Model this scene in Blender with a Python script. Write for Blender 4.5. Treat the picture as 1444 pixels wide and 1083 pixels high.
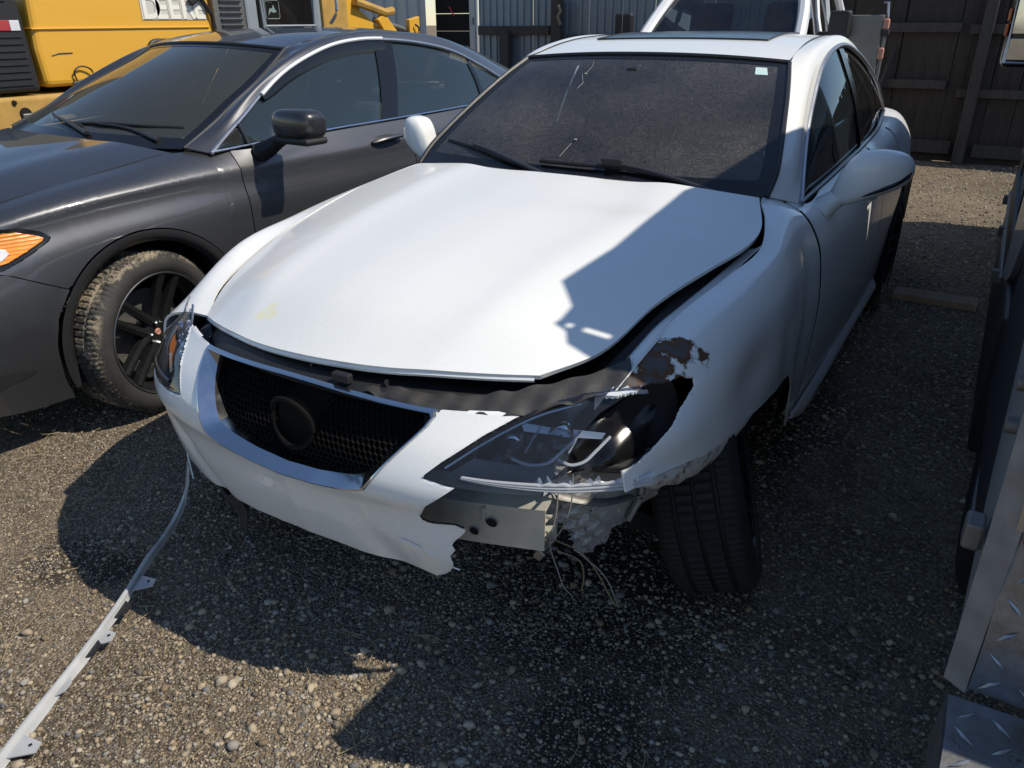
import bpy, math, random
import numpy as np
from mathutils import Matrix, Vector
S = bpy.context.scene
for o in list(bpy.data.objects): bpy.data.objects.remove(o)
COL = S.collection
rng = np.random.default_rng(7)
random.seed(7)
PI = math.pi

# ------------------------------------------------------------------ camera
CAM_POS = (1.2733, -1.9346, 1.4881); YAW, PITCH, ROLL, FPX = 0.5496, 0.4393, -0.0073, 1088.0
cd = bpy.data.cameras.new('camera'); cam = bpy.data.objects.new('camera', cd); COL.objects.link(cam)
_f = Vector((-math.sin(YAW)*math.cos(PITCH), math.cos(YAW)*math.cos(PITCH), -math.sin(PITCH)))
_r = Vector((math.cos(YAW), math.sin(YAW), 0)); _u = _r.cross(_f)
_r2 = math.cos(ROLL)*_r+math.sin(ROLL)*_u; _u2 = -math.sin(ROLL)*_r+math.cos(ROLL)*_u
m = Matrix((( _r2.x,_u2.x,-_f.x,CAM_POS[0]),(_r2.y,_u2.y,-_f.y,CAM_POS[1]),(_r2.z,_u2.z,-_f.z,CAM_POS[2]),(0,0,0,1)))
cam.matrix_world = m
cd.sensor_width = 36; cd.lens = FPX/1444*36; cd.clip_start = .02; cd.clip_end = 2000
S.camera = cam

# ------------------------------------------------------------------ sky and sun
SUN = Vector((.78, .25, 1)).normalized()
elev = math.asin(SUN.z); 
w = bpy.data.worlds.new('World'); S.world = w; w.use_nodes = True
nt = w.node_tree; nt.nodes.clear()
sky = nt.nodes.new('ShaderNodeTexSky'); sky.sky_type = 'NISHITA'; sky.sun_disc = False
sky.sun_elevation = elev; sky.sun_rotation = math.atan2(SUN.x, SUN.y)
sky.air_density = 1.0; sky.dust_density = .1; sky.ozone_density = 3.0
bg = nt.nodes.new('ShaderNodeBackground'); bg.inputs[1].default_value = .128
wo = nt.nodes.new('ShaderNodeOutputWorld'); nt.links.new(sky.outputs[0], bg.inputs[0]); nt.links.new(bg.outputs[0], wo.inputs[0])
sd = bpy.data.lights.new('sun', 'SUN'); sd.energy = 4.8; sd.angle = math.radians(.53); sd.color = (1, .915, .775)
so = bpy.data.objects.new('sun', sd); COL.objects.link(so); so.rotation_euler = SUN.to_track_quat('Z', 'Y').to_euler(); so.location = (6, 2, 8)
S.view_settings.view_transform = 'Standard'; S.view_settings.look = 'None'; S.view_settings.exposure = 0; S.view_settings.gamma = 1
S.render.engine = 'CYCLES'
S.cycles.max_bounces = 8; S.cycles.transparent_max_bounces = 16; S.cycles.glossy_bounces = 4; S.cycles.diffuse_bounces = 3

# ------------------------------------------------------------------ materials
MAT = {}
class N:
    def __init__(s, name):
        s.m = bpy.data.materials.new(name); s.m.use_nodes = True; s.t = s.m.node_tree; s.t.nodes.clear()
        s.out = s.t.nodes.new('ShaderNodeOutputMaterial'); s.tc = None; MAT[name] = s.m
    def n(s, typ, ins=None, **attr):
        nd = s.t.nodes.new(typ)
        for k, v in attr.items(): setattr(nd, k, v)
        for k, v in (ins or {}).items():
            if hasattr(v, 'is_output') or isinstance(v, bpy.types.NodeSocket): s.t.links.new(v, nd.inputs[k])
            else: nd.inputs[k].default_value = v
        return nd
    def co(s, scale=None):
        if s.tc is None: s.tc = s.n('ShaderNodeTexCoord').outputs['Object']
        if scale is None: return s.tc
        return s.n('ShaderNodeMapping', {'Vector': s.tc, 'Scale': scale}).outputs[0]
    def noise(s, scale, detail=4, rough=.55, vec=None, dist=0):
        return s.n('ShaderNodeTexNoise', {'Vector': vec or s.co(), 'Scale': scale, 'Detail': detail, 'Roughness': rough, 'Distortion': dist}).outputs['Fac']
    def ramp(s, fac, stops):
        r = s.n('ShaderNodeValToRGB', {'Fac': fac}); e = r.color_ramp.elements
        while len(e) < len(stops): e.new(.5)
        for a, (p, c) in zip(e, stops):
            a.position = p; a.color = (c, c, c, 1) if isinstance(c, (int, float)) else (*c, 1)
        return r.outputs[0]
    def mix(s, fac, a, b):
        nd = s.n('ShaderNodeMix', data_type='RGBA')
        for i, v in ((0, fac), (6, a), (7, b)):
            if isinstance(v, bpy.types.NodeSocket): s.t.links.new(v, nd.inputs[i])
            elif i == 0: nd.inputs[0].default_value = v
            else: nd.inputs[i].default_value = (*v, 1)
        return nd.outputs[2]
    def math(s, op, a, b=0, clamp=False):
        nd = s.n('ShaderNodeMath', operation=op, use_clamp=clamp)
        for i, v in ((0, a), (1, b)):
            if isinstance(v, bpy.types.NodeSocket): s.t.links.new(v, nd.inputs[i])
            else: nd.inputs[i].default_value = v
        return nd.outputs[0]
    def bump(s, h, strength=.3, dist=.01):
        return s.n('ShaderNodeBump', {'Height': h, 'Strength': strength, 'Distance': dist}).outputs[0]
    def P(s, col, rough=.5, metal=0, coat=0, coatr=.03, bump=None, spec=.5, alpha=None, aniso=None, trans=None):
        p = s.n('ShaderNodeBsdfPrincipled')
        def st(k, v):
            if v is None: return
            if isinstance(v, bpy.types.NodeSocket): s.t.links.new(v, p.inputs[k])
            elif isinstance(v, tuple): p.inputs[k].default_value = (*v, 1)
            else: p.inputs[k].default_value = v
        st('Base Color', col); st('Roughness', rough); st('Metallic', metal); st('Coat Weight', coat); st('Coat Roughness', coatr)
        st('Specular IOR Level', spec); st('Alpha', alpha); st('Transmission Weight', trans)
        if bump is not None: s.t.links.new(bump, p.inputs['Normal'])
        return p.outputs[0]
    def end(s, sh): s.t.links.new(sh, s.out.inputs[0]); return s.m
    def spot(s, pts, r, warp=.5, nscale=14):
        """1 inside noisy blobs round the given object-space points"""
        best = None
        nz = s.noise(nscale, 5, .6)
        for p in pts:
            c, rr = p if isinstance(p[0], tuple) else (p, r)
            d = s.n('ShaderNodeVectorMath', {0: s.co(), 1: c}, operation='DISTANCE').outputs['Value']
            d = s.math('DIVIDE', d, rr)
            best = d if best is None else s.math('MINIMUM', best, d)
        return s.math('ADD', best, s.math('MULTIPLY', s.math('SUBTRACT', nz, .5), warp*2))

def simple(name, col, rough=.5, metal=0, coat=0, var=.12, nscale=8, bumpk=0, bscale=60, spec=.5):
    k = N(name); nz = k.noise(nscale, 5)
    c = k.mix(nz, tuple(max(0, x*(1-var)) for x in col), tuple(min(1, x*(1+var)) for x in col))
    r = k.n('ShaderNodeMapRange', {'Value': k.noise(nscale*2.3, 4), 'To Min': max(0, rough-.06), 'To Max': min(1, rough+.1)}).outputs[0]
    b = k.bump(k.noise(bscale, 4), bumpk, .003) if bumpk else None
    return k.end(k.P(c, r, metal, coat, bump=b, spec=spec))

def paint(name, col, metal=0, rough=.32, dust_haze=(.42, .37, .30), dustk=.25, flake=0, orange=.0):
    k = N(name)
    big = k.noise(2.2, 6, .6); fine = k.noise(55, 5, .65)
    d = k.math('MULTIPLY', k.ramp(big, [(.35, 0.0), (.75, 1.0)]), k.ramp(fine, [(.3, .15), (.75, 1.0)]))
    up = k.n('ShaderNodeSeparateXYZ', {0: k.n('ShaderNodeNewGeometry').outputs['Normal']}).outputs[2]
    low = k.n('ShaderNodeSeparateXYZ', {0: k.co()}).outputs[2]
    lowk = k.n('ShaderNodeMapRange', {'Value': low, 'From Min': .2, 'From Max': .7, 'To Min': 1.0, 'To Max': .35}).outputs[0]
    f = k.math('MULTIPLY', k.math('MULTIPLY', d, lowk), dustk)
    base = k.mix(f, col, dust_haze)
    speck = k.ramp(k.noise(260, 2, .5), [(.685, 0.0), (.71, 1.0)])
    base = k.mix(k.math('MULTIPLY', speck, .35), base, tuple(x*.3 for x in col))
    r = k.math('ADD', rough, k.math('MULTIPLY', f, .5))
    cr = k.math('ADD', .03, k.math('MULTIPLY', f, .5))
    b = k.bump(k.noise(9, 2), .012, .02)
    return k, base, r, cr, b, f

k, base, r, cr, b, f = paint('white_paint', (.78, .79, .775), dust_haze=(.46, .43, .38), dustk=.34, rough=.38)
# old yellow paint-pen mark on the bonnet
sp = k.ramp(k.spot([(-.275, -.655, .795), (-.240, -.648, .803), (-.262, -.625, .807)], .024, .45, 20), [(.55, 1.0), (1.05, 0.0)])
base = k.mix(k.math('MULTIPLY', sp, .5), base, (.80, .76, .34))
k.end(k.P(base, r, 0, .6, k.math('ADD', cr, .05), b))
# torn, rusted fender: bare steel and rust with their own ragged outline
k, base, r, cr, b, f = paint('white_paint_rusted', (.78, .79, .775), dustk=.16, rough=.38)
nz2 = k.noise(90, 4, .7)
sp = k.spot([((.715, -.40, .835), .05), ((.73, -.44, .80), .055), ((.755, -.37, .81), .045), ((.79, -.33, .785), .028), ((.74, -.47, .765), .045), ((.775, -.42, .75), .035), ((.70, -.50, .775), .03)], .05, .80, 38)
prim = k.ramp(sp, [(.90, 1.0), (.94, 0.0)])
mask = k.ramp(sp, [(.80, 1.0), (.83, 0.0)])
base = k.mix(k.math('MULTIPLY', prim, .6), base, (.30, .29, .27))
core = k.ramp(sp, [(.30, 1.0), (.62, 0.0)])
rust = k.mix(k.noise(40, 6, .7), (.035, .016, .008), (.16, .062, .018))
bare = k.mix(core, rust, (.075, .07, .066))
base = k.mix(mask, base, bare)
k.end(k.P(base, k.mix(mask, r, (.75, .75, .75)), 0, k.math('MULTIPLY', k.math('SUBTRACT', 1.0, mask), .9), cr, b))
# bumper cover: scuffed
k, base, r, cr, b, f = paint('white_plastic_paint', (.77, .78, .77), dustk=.30, rough=.4)
sc = k.ramp(k.noise(30, 6, .75, k.co((1, 1, 5))), [(.66, 0.0), (.72, .5)])
base = k.mix(sc, base, (.25, .24, .23))
k.end(k.P(base, r, 0, .75, cr, b))
k, base, r, cr, b, f = paint('graphite_paint', (.088, .090, .097), dust_haze=(.16, .15, .135), dustk=.22, rough=.42)
k.end(k.P(base, r, .80, 1.0, cr, b))
k, base, r, cr, b, f = paint('navy_paint', (.028, .036, .06), dustk=.35, rough=.4)
k.end(k.P(base, r, .2, .8, cr, b))
k, base, r, cr, b, f = paint('truck_white_paint', (.23, .24, .25), dustk=.5, rough=.45)
k.end(k.P(base, r, 0, .5, cr, b))
k, base, r, cr, b, f = paint('pickup_white_paint', (.72, .73, .73), dustk=.2, rough=.4)
k.end(k.P(base, r, 0, .6, cr, b))
k, base, r, cr, b, f = paint('yellow_paint', (.68, .36, .030), dustk=.15, rough=.45)
k.end(k.P(base, r, 0, .2, k.math('ADD', cr, .15), b))
simple('yellow_dirty', (.42, .25, .06), .7, var=.4, nscale=7)
simple('cab_grey', (.23, .26, .29), .5, var=.1)
simple('black_plastic', (.013, .013, .014), .55, var=.3, nscale=20)
simple('black_gloss', (.008, .008, .009), .16, var=.2)
simple('black_trim', (.02, .02, .022), .42, var=.3, nscale=30, bumpk=.15, bscale=220)
simple('torn_black_plastic', (.035, .034, .033), .62, var=.6, nscale=26, bumpk=.4, bscale=50)
simple('dark_void', (.006, .006, .006), .9, var=.2)
simple('chrome', (.62, .64, .67), .12, 1, var=.06, nscale=14)
simple('satin_chrome', (.42, .43, .46), .36, 1, var=.08, nscale=14)
simple('steel', (.30, .30, .30), .45, 1, var=.3, nscale=18)
simple('dull_metal', (.20, .195, .185), .55, .8, var=.35, nscale=22, bumpk=.3, bscale=60)
simple('beam_metal', (.50, .48, .41), .5, .25, var=.35, nscale=14, bumpk=.25, bscale=90)
simple('rim_black', (.012, .012, .013), .28, var=.3, nscale=12)
simple('seat_fabric', (.035, .035, .037), .8, var=.2, nscale=60)
simple('seat_beige', (.20, .185, .16), .8, var=.2, nscale=60)
simple('dash_plastic', (.022, .022, .024), .7, var=.3, nscale=20)
simple('mirror_glass', (.6, .62, .64), .03, 1, var=.02)
simple('grey_plate', (.20, .19, .165), .6, .2, var=.3, nscale=5)
simple('wire_white', (.22, .215, .20), .5)
simple('wire_tan', (.20, .16, .08), .5)
simple('foil_grey', (.30, .285, .265), .45, .35, var=.6, nscale=16, bumpk=.7, bscale=30)
simple('sticker', (.55, .72, .70), .5, var=.05)
simple('sticker_blue', (.08, .35, .45), .5)
simple('bright_strip', (.78, .79, .80), .35, .25)
simple('white_decal', (.75, .73, .66), .5, var=.08)
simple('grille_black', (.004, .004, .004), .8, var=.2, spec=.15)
simple('decal_dim', (.20, .25, .25), .5)
simple('mirror_black', (.018, .018, .020), .3, coat=.6, var=.2)
simple('worn_silver', (.24, .245, .25), .45, .3, var=.55, nscale=16, bumpk=.3, bscale=40)
simple('pillar_trim', (.42, .44, .39), .8)
simple('strip_grey', (.40, .41, .42), .42, coat=.3, var=.2, nscale=20)
simple('decal_pale', (.55, .53, .48), .5)
simple('red_reflect', (.35, .02, .03), .3, coat=.5)
simple('white_reflect', (.6, .62, .65), .3, coat=.5)
simple('orange_plastic', (.65, .13, .02), .4, coat=.4)
simple('pink_rust', (.45, .22, .16), .7)
simple('red_cord', (.5, .03, .05), .6)
simple('weathered_plank', (.27, .195, .13), .85, var=.45, nscale=12, bumpk=.5, bscale=40)

def lens(name, col, rough=.05, mixk=.75):
    k = N(name)
    t = k.n('ShaderNodeBsdfTransparent', {0: (*col, 1)}).outputs[0]
    g = k.n('ShaderNodeBsdfGlossy', {0: (1, 1, 1, 1), 'Roughness': rough}).outputs[0]
    d = k.n('ShaderNodeBsdfDiffuse', {0: (*col, 1)}).outputs[0]
    fr = k.n('ShaderNodeFresnel', {0: 1.5}).outputs[0]
    a = k.n('ShaderNodeMixShader', {0: mixk, 1: d, 2: t}).outputs[0]
    k.end(k.n('ShaderNodeMixShader', {0: fr, 1: a, 2: g}).outputs[0])
lens('clear_lens', (.90, .92, .95), .03, .988)
lens('scratched_lens', (.72, .75, .80), .12, .55)
k = N('amber_lens')
wv_ = k.n('ShaderNodeTexWave', {'Vector': k.co(), 'Scale': 26.0, 'Distortion': .6}, wave_type='BANDS', bands_direction='Z').outputs['Fac']
k.end(k.P(k.mix(k.noise(22, 3, .6), (.85, .20, .012), (.95, .36, .04)), .22, 0, 1.0, .03, bump=k.bump(wv_, .45, .006)))
lens('red_lens', (.50, .02, .03), .08, .3)

def glass(name, tint, dust_haze=0, dcol=(.36, .31, .25), rough=.012, dscale=34, ior=1.5):
    k = N(name)
    t = k.n('ShaderNodeBsdfTransparent', {0: (*tint, 1)}).outputs[0]
    g = k.n('ShaderNodeBsdfGlossy', {0: (.95, .97, 1, 1), 'Roughness': rough}).outputs[0]
    fr = k.n('ShaderNodeFresnel', {0: ior}).outputs[0]
    sh = k.n('ShaderNodeMixShader', {0: fr, 1: t, 2: g}).outputs[0]
    if dust_haze < 0:  # negative: even veil mixed in as colour, for dust and reflected sky
        f = k.n('ShaderNodeMapRange', {'Value': k.noise(3, 3, .5), 'To Min': -dust_haze*.8, 'To Max': -dust_haze*1.2}).outputs[0]
        d = k.n('ShaderNodeBsdfDiffuse', {0: (*dcol, 1)}).outputs[0]
        sh = k.n('ShaderNodeMixShader', {0: f, 1: sh, 2: d}).outputs[0]
    elif dust_haze:
        a = k.ramp(k.noise(dscale, 6, .7), [(.15, .25), (.85, 1.0)])
        spk = k.ramp(k.noise(dscale*9, 4, .75), [(.40, .08), (.62, 1.0)])
        bigm = k.ramp(k.noise(1.7, 3, .5), [(.32, .25), (.68, 1.0)])
        f = k.math('MULTIPLY', k.math('MULTIPLY', k.math('ADD', .3, a), spk), k.math('MULTIPLY', bigm, dust_haze), True)
        d = k.n('ShaderNodeBsdfDiffuse', {0: (*dcol, 1)}).outputs[0]
        sh = k.n('ShaderNodeMixShader', {0: f, 1: sh, 2: d}).outputs[0]
    k.end(sh)
glass('window_glass', (.66, .76, .78), -.13, (.14, .20, .22), .012, 6, 1.7)  # teal veil puts the sky's reflection into the colour
glass('tinted_glass', (.055, .062, .066), .04)
glass('dusty_windshield', (.56, .64, .62), .62, (.22, .212, .20), .03, 26, 1.6)
glass('grey_car_windshield', (.66, .74, .71), -.17, (.19, .205, .18), .03, 22)
glass('mid_glass', (.26, .31, .32), -.04, (.14, .20, .22))
glass('cab_glass', (.10, .14, .16), .08)

# tyre rubber, with dried mud on the tread of some
def tyre_mat(name, mud):
    k = N(name)
    c = k.mix(k.noise(16, 5, .65), (.006, .006, .006), (.016, .0155, .015))
    if mud:
        f = k.ramp(k.math('ADD', k.math('MULTIPLY', k.noise(7, 4, .6), .6), k.math('MULTIPLY', k.noise(70, 5, .7), .4)), [(.50, 0.0), (.57, 1.0)])
        x = k.n('ShaderNodeSeparateXYZ', {0: k.co()})
        rad = k.n('ShaderNodeVectorMath', {0: k.n('ShaderNodeVectorMath', {0: k.co(), 1: (0, 1, 1)}, operation='MULTIPLY').outputs[0]}, operation='LENGTH').outputs['Value']
        rm = k.ramp(k.n('ShaderNodeMapRange', {'Value': rad, 'From Min': .295, 'From Max': .335}).outputs[0], [(.25, 0.0), (.7, 1.0)])
        c = k.mix(k.math('MULTIPLY', f, rm), c, (.30, .245, .165))
        thin = k.ramp(k.noise(5, 5, .6), [(.3, .05), (.8, .55)])
        c = k.mix(thin, c, (.085, .08, .072))
    k.end(k.P(c, .78, 0, 0, bump=k.bump(k.noise(90, 4), .25, .003)))
tyre_mat('tyre_rubber', 0); tyre_mat('muddy_tyre_rubber', 1)

# ground
k = N('dirt')
n1 = k.noise(.9, 6, .6); n2 = k.noise(9, 6, .65); n3 = k.noise(70, 5, .7)
c = k.mix(k.ramp(n1, [(.35, 0.0), (.68, 1.0)]), (.075, .056, .039), (.27, .215, .15))
c = k.mix(k.ramp(n2, [(.38, 0.0), (.66, 1.0)]), c, (.115, .090, .062))
vor = k.n('ShaderNodeTexVoronoi', {'Vector': k.co(), 'Scale': 120.0, 'Randomness': 1.0})
vc = k.n('ShaderNodeSeparateColor', {0: vor.outputs['Color']}).outputs[0]
c = k.mix(k.math('MULTIPLY', k.ramp(vc, [(.45, 0.0), (.9, 1.0)]), .75), c, (.33, .275, .205))
c = k.mix(k.ramp(k.noise(2.6, 5, .65), [(.56, 0.0), (.72, .6)]), c, (.085, .058, .036))
# darker noisy patches at chosen spots
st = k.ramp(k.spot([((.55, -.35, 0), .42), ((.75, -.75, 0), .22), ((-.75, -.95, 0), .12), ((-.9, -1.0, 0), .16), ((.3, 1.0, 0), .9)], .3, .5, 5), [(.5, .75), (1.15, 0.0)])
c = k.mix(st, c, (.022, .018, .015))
hh = k.math('ADD', k.math('MULTIPLY', vor.outputs['Distance'], -1.0), k.math('MULTIPLY', n3, .6))
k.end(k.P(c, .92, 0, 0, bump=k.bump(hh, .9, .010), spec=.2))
k = N('pebble')
at = k.n('ShaderNodeAttribute', attribute_name='tone').outputs['Color']
c = k.mix(k.noise(60, 4, .6), at, (.20, .165, .12))
c = k.mix(k.ramp(k.noise(60, 4, .6), [(.45, .0), (.7, .5)]), at, (.15, .12, .085))
k.end(k.P(c, .8, 0, 0, bump=k.bump(k.noise(220, 3), .3, .002), spec=.3))
simple('straw', (.33, .26, .14), .8)
# corrugated sheet, weathered fence timber
simple('corrugated_sheet', (.20, .235, .27), .42, .55, var=.18, nscale=1.5)
simple('corrugated_light', (.36, .38, .40), .42, .45, var=.15, nscale=1.5)
def wood(name, a, b2):
    k = N(name)
    g = k.noise(7, 6, .7, k.co((9, 9, .8)))
    c = k.mix(k.ramp(g, [(.3, 0.0), (.75, 1.0)]), a, b2)
    c = k.mix(k.math('MULTIPLY', k.noise(1.1, 4), .5), c, tuple(x*.5 for x in a))
    k.end(k.P(c, .85, 0, 0, bump=k.bump(g, .5, .004), spec=.2))
wood('fence_wood', (.045, .036, .030), (.095, .078, .066))
wood('rail_wood', (.060, .050, .044), (.12, .105, .095))
# worn diamond plate
k = N('diamond_plate')
wv = k.noise(6, 6, .7)
c = k.mix(k.ramp(wv, [(.4, 0.0), (.65, 1.0)]), (.34, .36, .40), (.20, .18, .15))
rs = k.ramp(k.noise(11, 6, .75), [(.60, 0.0), (.66, 1.0)])
c = k.mix(rs, c, (.06, .035, .02))
k.end(k.P(c, k.mix(rs, (.38,)*3, (.9,)*3), k.math('SUBTRACT', .85, k.math('MULTIPLY', rs, .8)), 0, bump=k.bump(wv, .2, .01)))
# dirty mangled liner
k = N('rusty_white')
f = k.ramp(k.noise(34, 6, .75), [(.5, 0.0), (.62, 1.0)])
k.end(k.P(k.mix(f, (.52, .50, .46), (.16, .085, .04)), .65, 0, .1))

# ------------------------------------------------------------------ helpers
def herm(kn, V, t):
    """interpolating cubic through V (K,...) at knots kn, evaluated at t"""
    kn = np.asarray(kn, float); V = np.asarray(V, float); t = np.clip(np.asarray(t, float), kn[0], kn[-1])
    sh = (-1,)+(1,)*(V.ndim-1)
    d = np.diff(V, axis=0)/np.diff(kn).reshape(sh)
    T = np.empty_like(V); T[0] = d[0]; T[-1] = d[-1]
    if len(kn) > 2:
        h = np.diff(kn); a = (h[1:]/(h[:-1]+h[1:])).reshape(sh); T[1:-1] = a*d[:-1]+(1-a)*d[1:]
    i = np.clip(np.searchsorted(kn, t, 'right')-1, 0, len(kn)-2)
    h = (kn[i+1]-kn[i]); s = (t-kn[i])/h
    e = (slice(None),)+(None,)*(V.ndim-1); s = s[e]; h = h[e]
    return (2*s**3-3*s**2+1)*V[i]+(s**3-2*s**2+s)*h*T[i]+(-2*s**3+3*s**2)*V[i+1]+(s**3-s**2)*h*T[i+1]
def chord(P):
    P = np.asarray(P, float); d = np.linalg.norm(np.diff(P, axis=0), axis=-1)
    c = np.concatenate([[0], np.cumsum(np.maximum(d, 1e-6))]); return c/c[-1]
def curve(P, n):
    P = np.asarray(P, float); return herm(chord(P), P, np.linspace(0, 1, n))
def tensor(C, nu, nv, ku=None, kv=None):
    """C (U,V,3) control points -> (nu,nv,3)"""
    C = np.asarray(C, float)
    if ku is None: ku = np.mean([chord(C[:, j]) for j in range(C.shape[1])], axis=0)
    if kv is None: kv = np.mean([chord(C[i]) for i in range(C.shape[0])], axis=0)
    A = herm(ku, C, np.linspace(0, 1, nu))
    return herm(kv, A.transpose(1, 0, 2), np.linspace(0, 1, nv)).transpose(1, 0, 2)
def link(name, me, mat, parent=None, smooth=True, props=None):
    o = bpy.data.objects.new(name, me); COL.objects.link(o)
    if mat is not None and not me.materials: me.materials.append(MAT[mat] if isinstance(mat, str) else mat)
    if smooth and len(me.polygons): me.polygons.foreach_set('use_smooth', [True]*len(me.polygons))
    if parent is not None: o.parent = parent
    for k_, v_ in (props or {}).items(): o[k_] = v_
    return o
def raw(name, V, F, mat, parent=None, smooth=False, **props):
    me = bpy.data.meshes.new(name); me.from_pydata([tuple(map(float, v)) for v in V], [], [tuple(map(int, f)) for f in F]); me.update()
    return link(name, me, mat, parent, smooth, props)
def solid(o, t, off=-1, back=None):
    md = o.modifiers.new('thickness', 'SOLIDIFY'); md.thickness = t; md.offset = off; md.use_even_offset = False
    if back: o.data.materials.append(MAT[back]); md.material_offset = 1; md.material_offset_rim = 1
    es = o.modifiers.new('crisp_edges', 'EDGE_SPLIT'); es.split_angle = math.radians(50)
def bevel(o, wd, seg=2, ang=40):
    md = o.modifiers.new('bevel', 'BEVEL'); md.width = wd; md.segments = seg; md.limit_method = 'ANGLE'; md.angle_limit = math.radians(ang); md.harden_normals = False
def outward(V, F, c):
    V = np.asarray(V); F = [tuple(f) for f in F]; s = 0
    for f in F[::max(1, len(F)//60)]:
        a, b_, d = V[f[0]], V[f[1]], V[f[2]]; n = np.cross(b_-a, d-a); s += np.dot(n, (a+b_+d)/3-np.asarray(c))
    return F if s >= 0 else [f[::-1] for f in F]
def gridmesh(name, G, mat, parent=None, thick=0, c=(0, 1.4, .55), mask=None, smooth=True, **props):
    nu, nv = G.shape[:2]; V = G.reshape(-1, 3); F = []
    for i in range(nu-1):
        for j in range(nv-1):
            if mask is None or mask[i, j]: F.append((i*nv+j, (i+1)*nv+j, (i+1)*nv+j+1, i*nv+j+1))
    F = outward(V, F, c)
    used = sorted({v for f in F for v in f}); mp = {v: i for i, v in enumerate(used)}
    o = raw(name, V[used], [[mp[v] for v in f] for f in F], mat, parent, smooth, **props)
    if thick: solid(o, thick)
    return o
def inpoly(x, y, poly):
    r = np.zeros(x.shape, bool); n = len(poly); j = n-1
    for i in range(n):
        xi, yi = poly[i]; xj, yj = poly[j]
        cnd = ((yi > y) != (yj > y)) & (x < (xj-xi)*(y-yi)/((yj-yi) if yj != yi else 1e-12)+xi)
        r ^= cnd; j = i
    return r
def nearest(x, y, poly):
    bd = np.full(x.shape, 1e9); bx = x.copy(); by = y.copy(); n = len(poly)
    for i in range(n):
        ax, ay = poly[i]; cx, cy = poly[(i+1) % n]; dx, dy = cx-ax, cy-ay
        t = np.clip(((x-ax)*dx+(y-ay)*dy)/(dx*dx+dy*dy+1e-12), 0, 1); px, py = ax+t*dx, ay+t*dy
        d = (x-px)**2+(y-py)**2; mk = d < bd; bd[mk] = d[mk]; bx[mk] = px[mk]; by[mk] = py[mk]
    return bx, by
def cutgrid(name, G, ax, keep, cut, mat, parent, thick=0, c=(0, 1.4, .55), **props):
    """grid trimmed to polygons given in two of its coordinates; edge vertices are pulled on to the outline"""
    G = G.copy(); X = G[..., ax[0]]; Y = G[..., ax[1]]
    ins = np.ones(X.shape, bool)
    if keep is not None: ins &= inpoly(X, Y, keep)
    for p in cut: ins &= ~inpoly(X, Y, p)
    cnt = ins[:-1, :-1].astype(int)+ins[1:, :-1]+ins[:-1, 1:]+ins[1:, 1:]
    mask = cnt >= 1
    nu, nv = X.shape; touch = np.zeros(X.shape, bool)
    for di in (0, 1):
        for dj in (0, 1): touch[di:nu-1+di, dj:nv-1+dj] |= mask
    mv = touch & ~ins
    if keep is not None:
        k2 = mv & ~inpoly(X, Y, keep); bx, by = nearest(X[k2], Y[k2], keep); G[..., ax[0]][k2] = bx; G[..., ax[1]][k2] = by
    for p in cut:
        k2 = mv & inpoly(X, Y, p); bx, by = nearest(X[k2], Y[k2], p); G[..., ax[0]][k2] = bx; G[..., ax[1]][k2] = by
    return gridmesh(name, G, mat, parent, thick, c, mask, **props)

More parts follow.
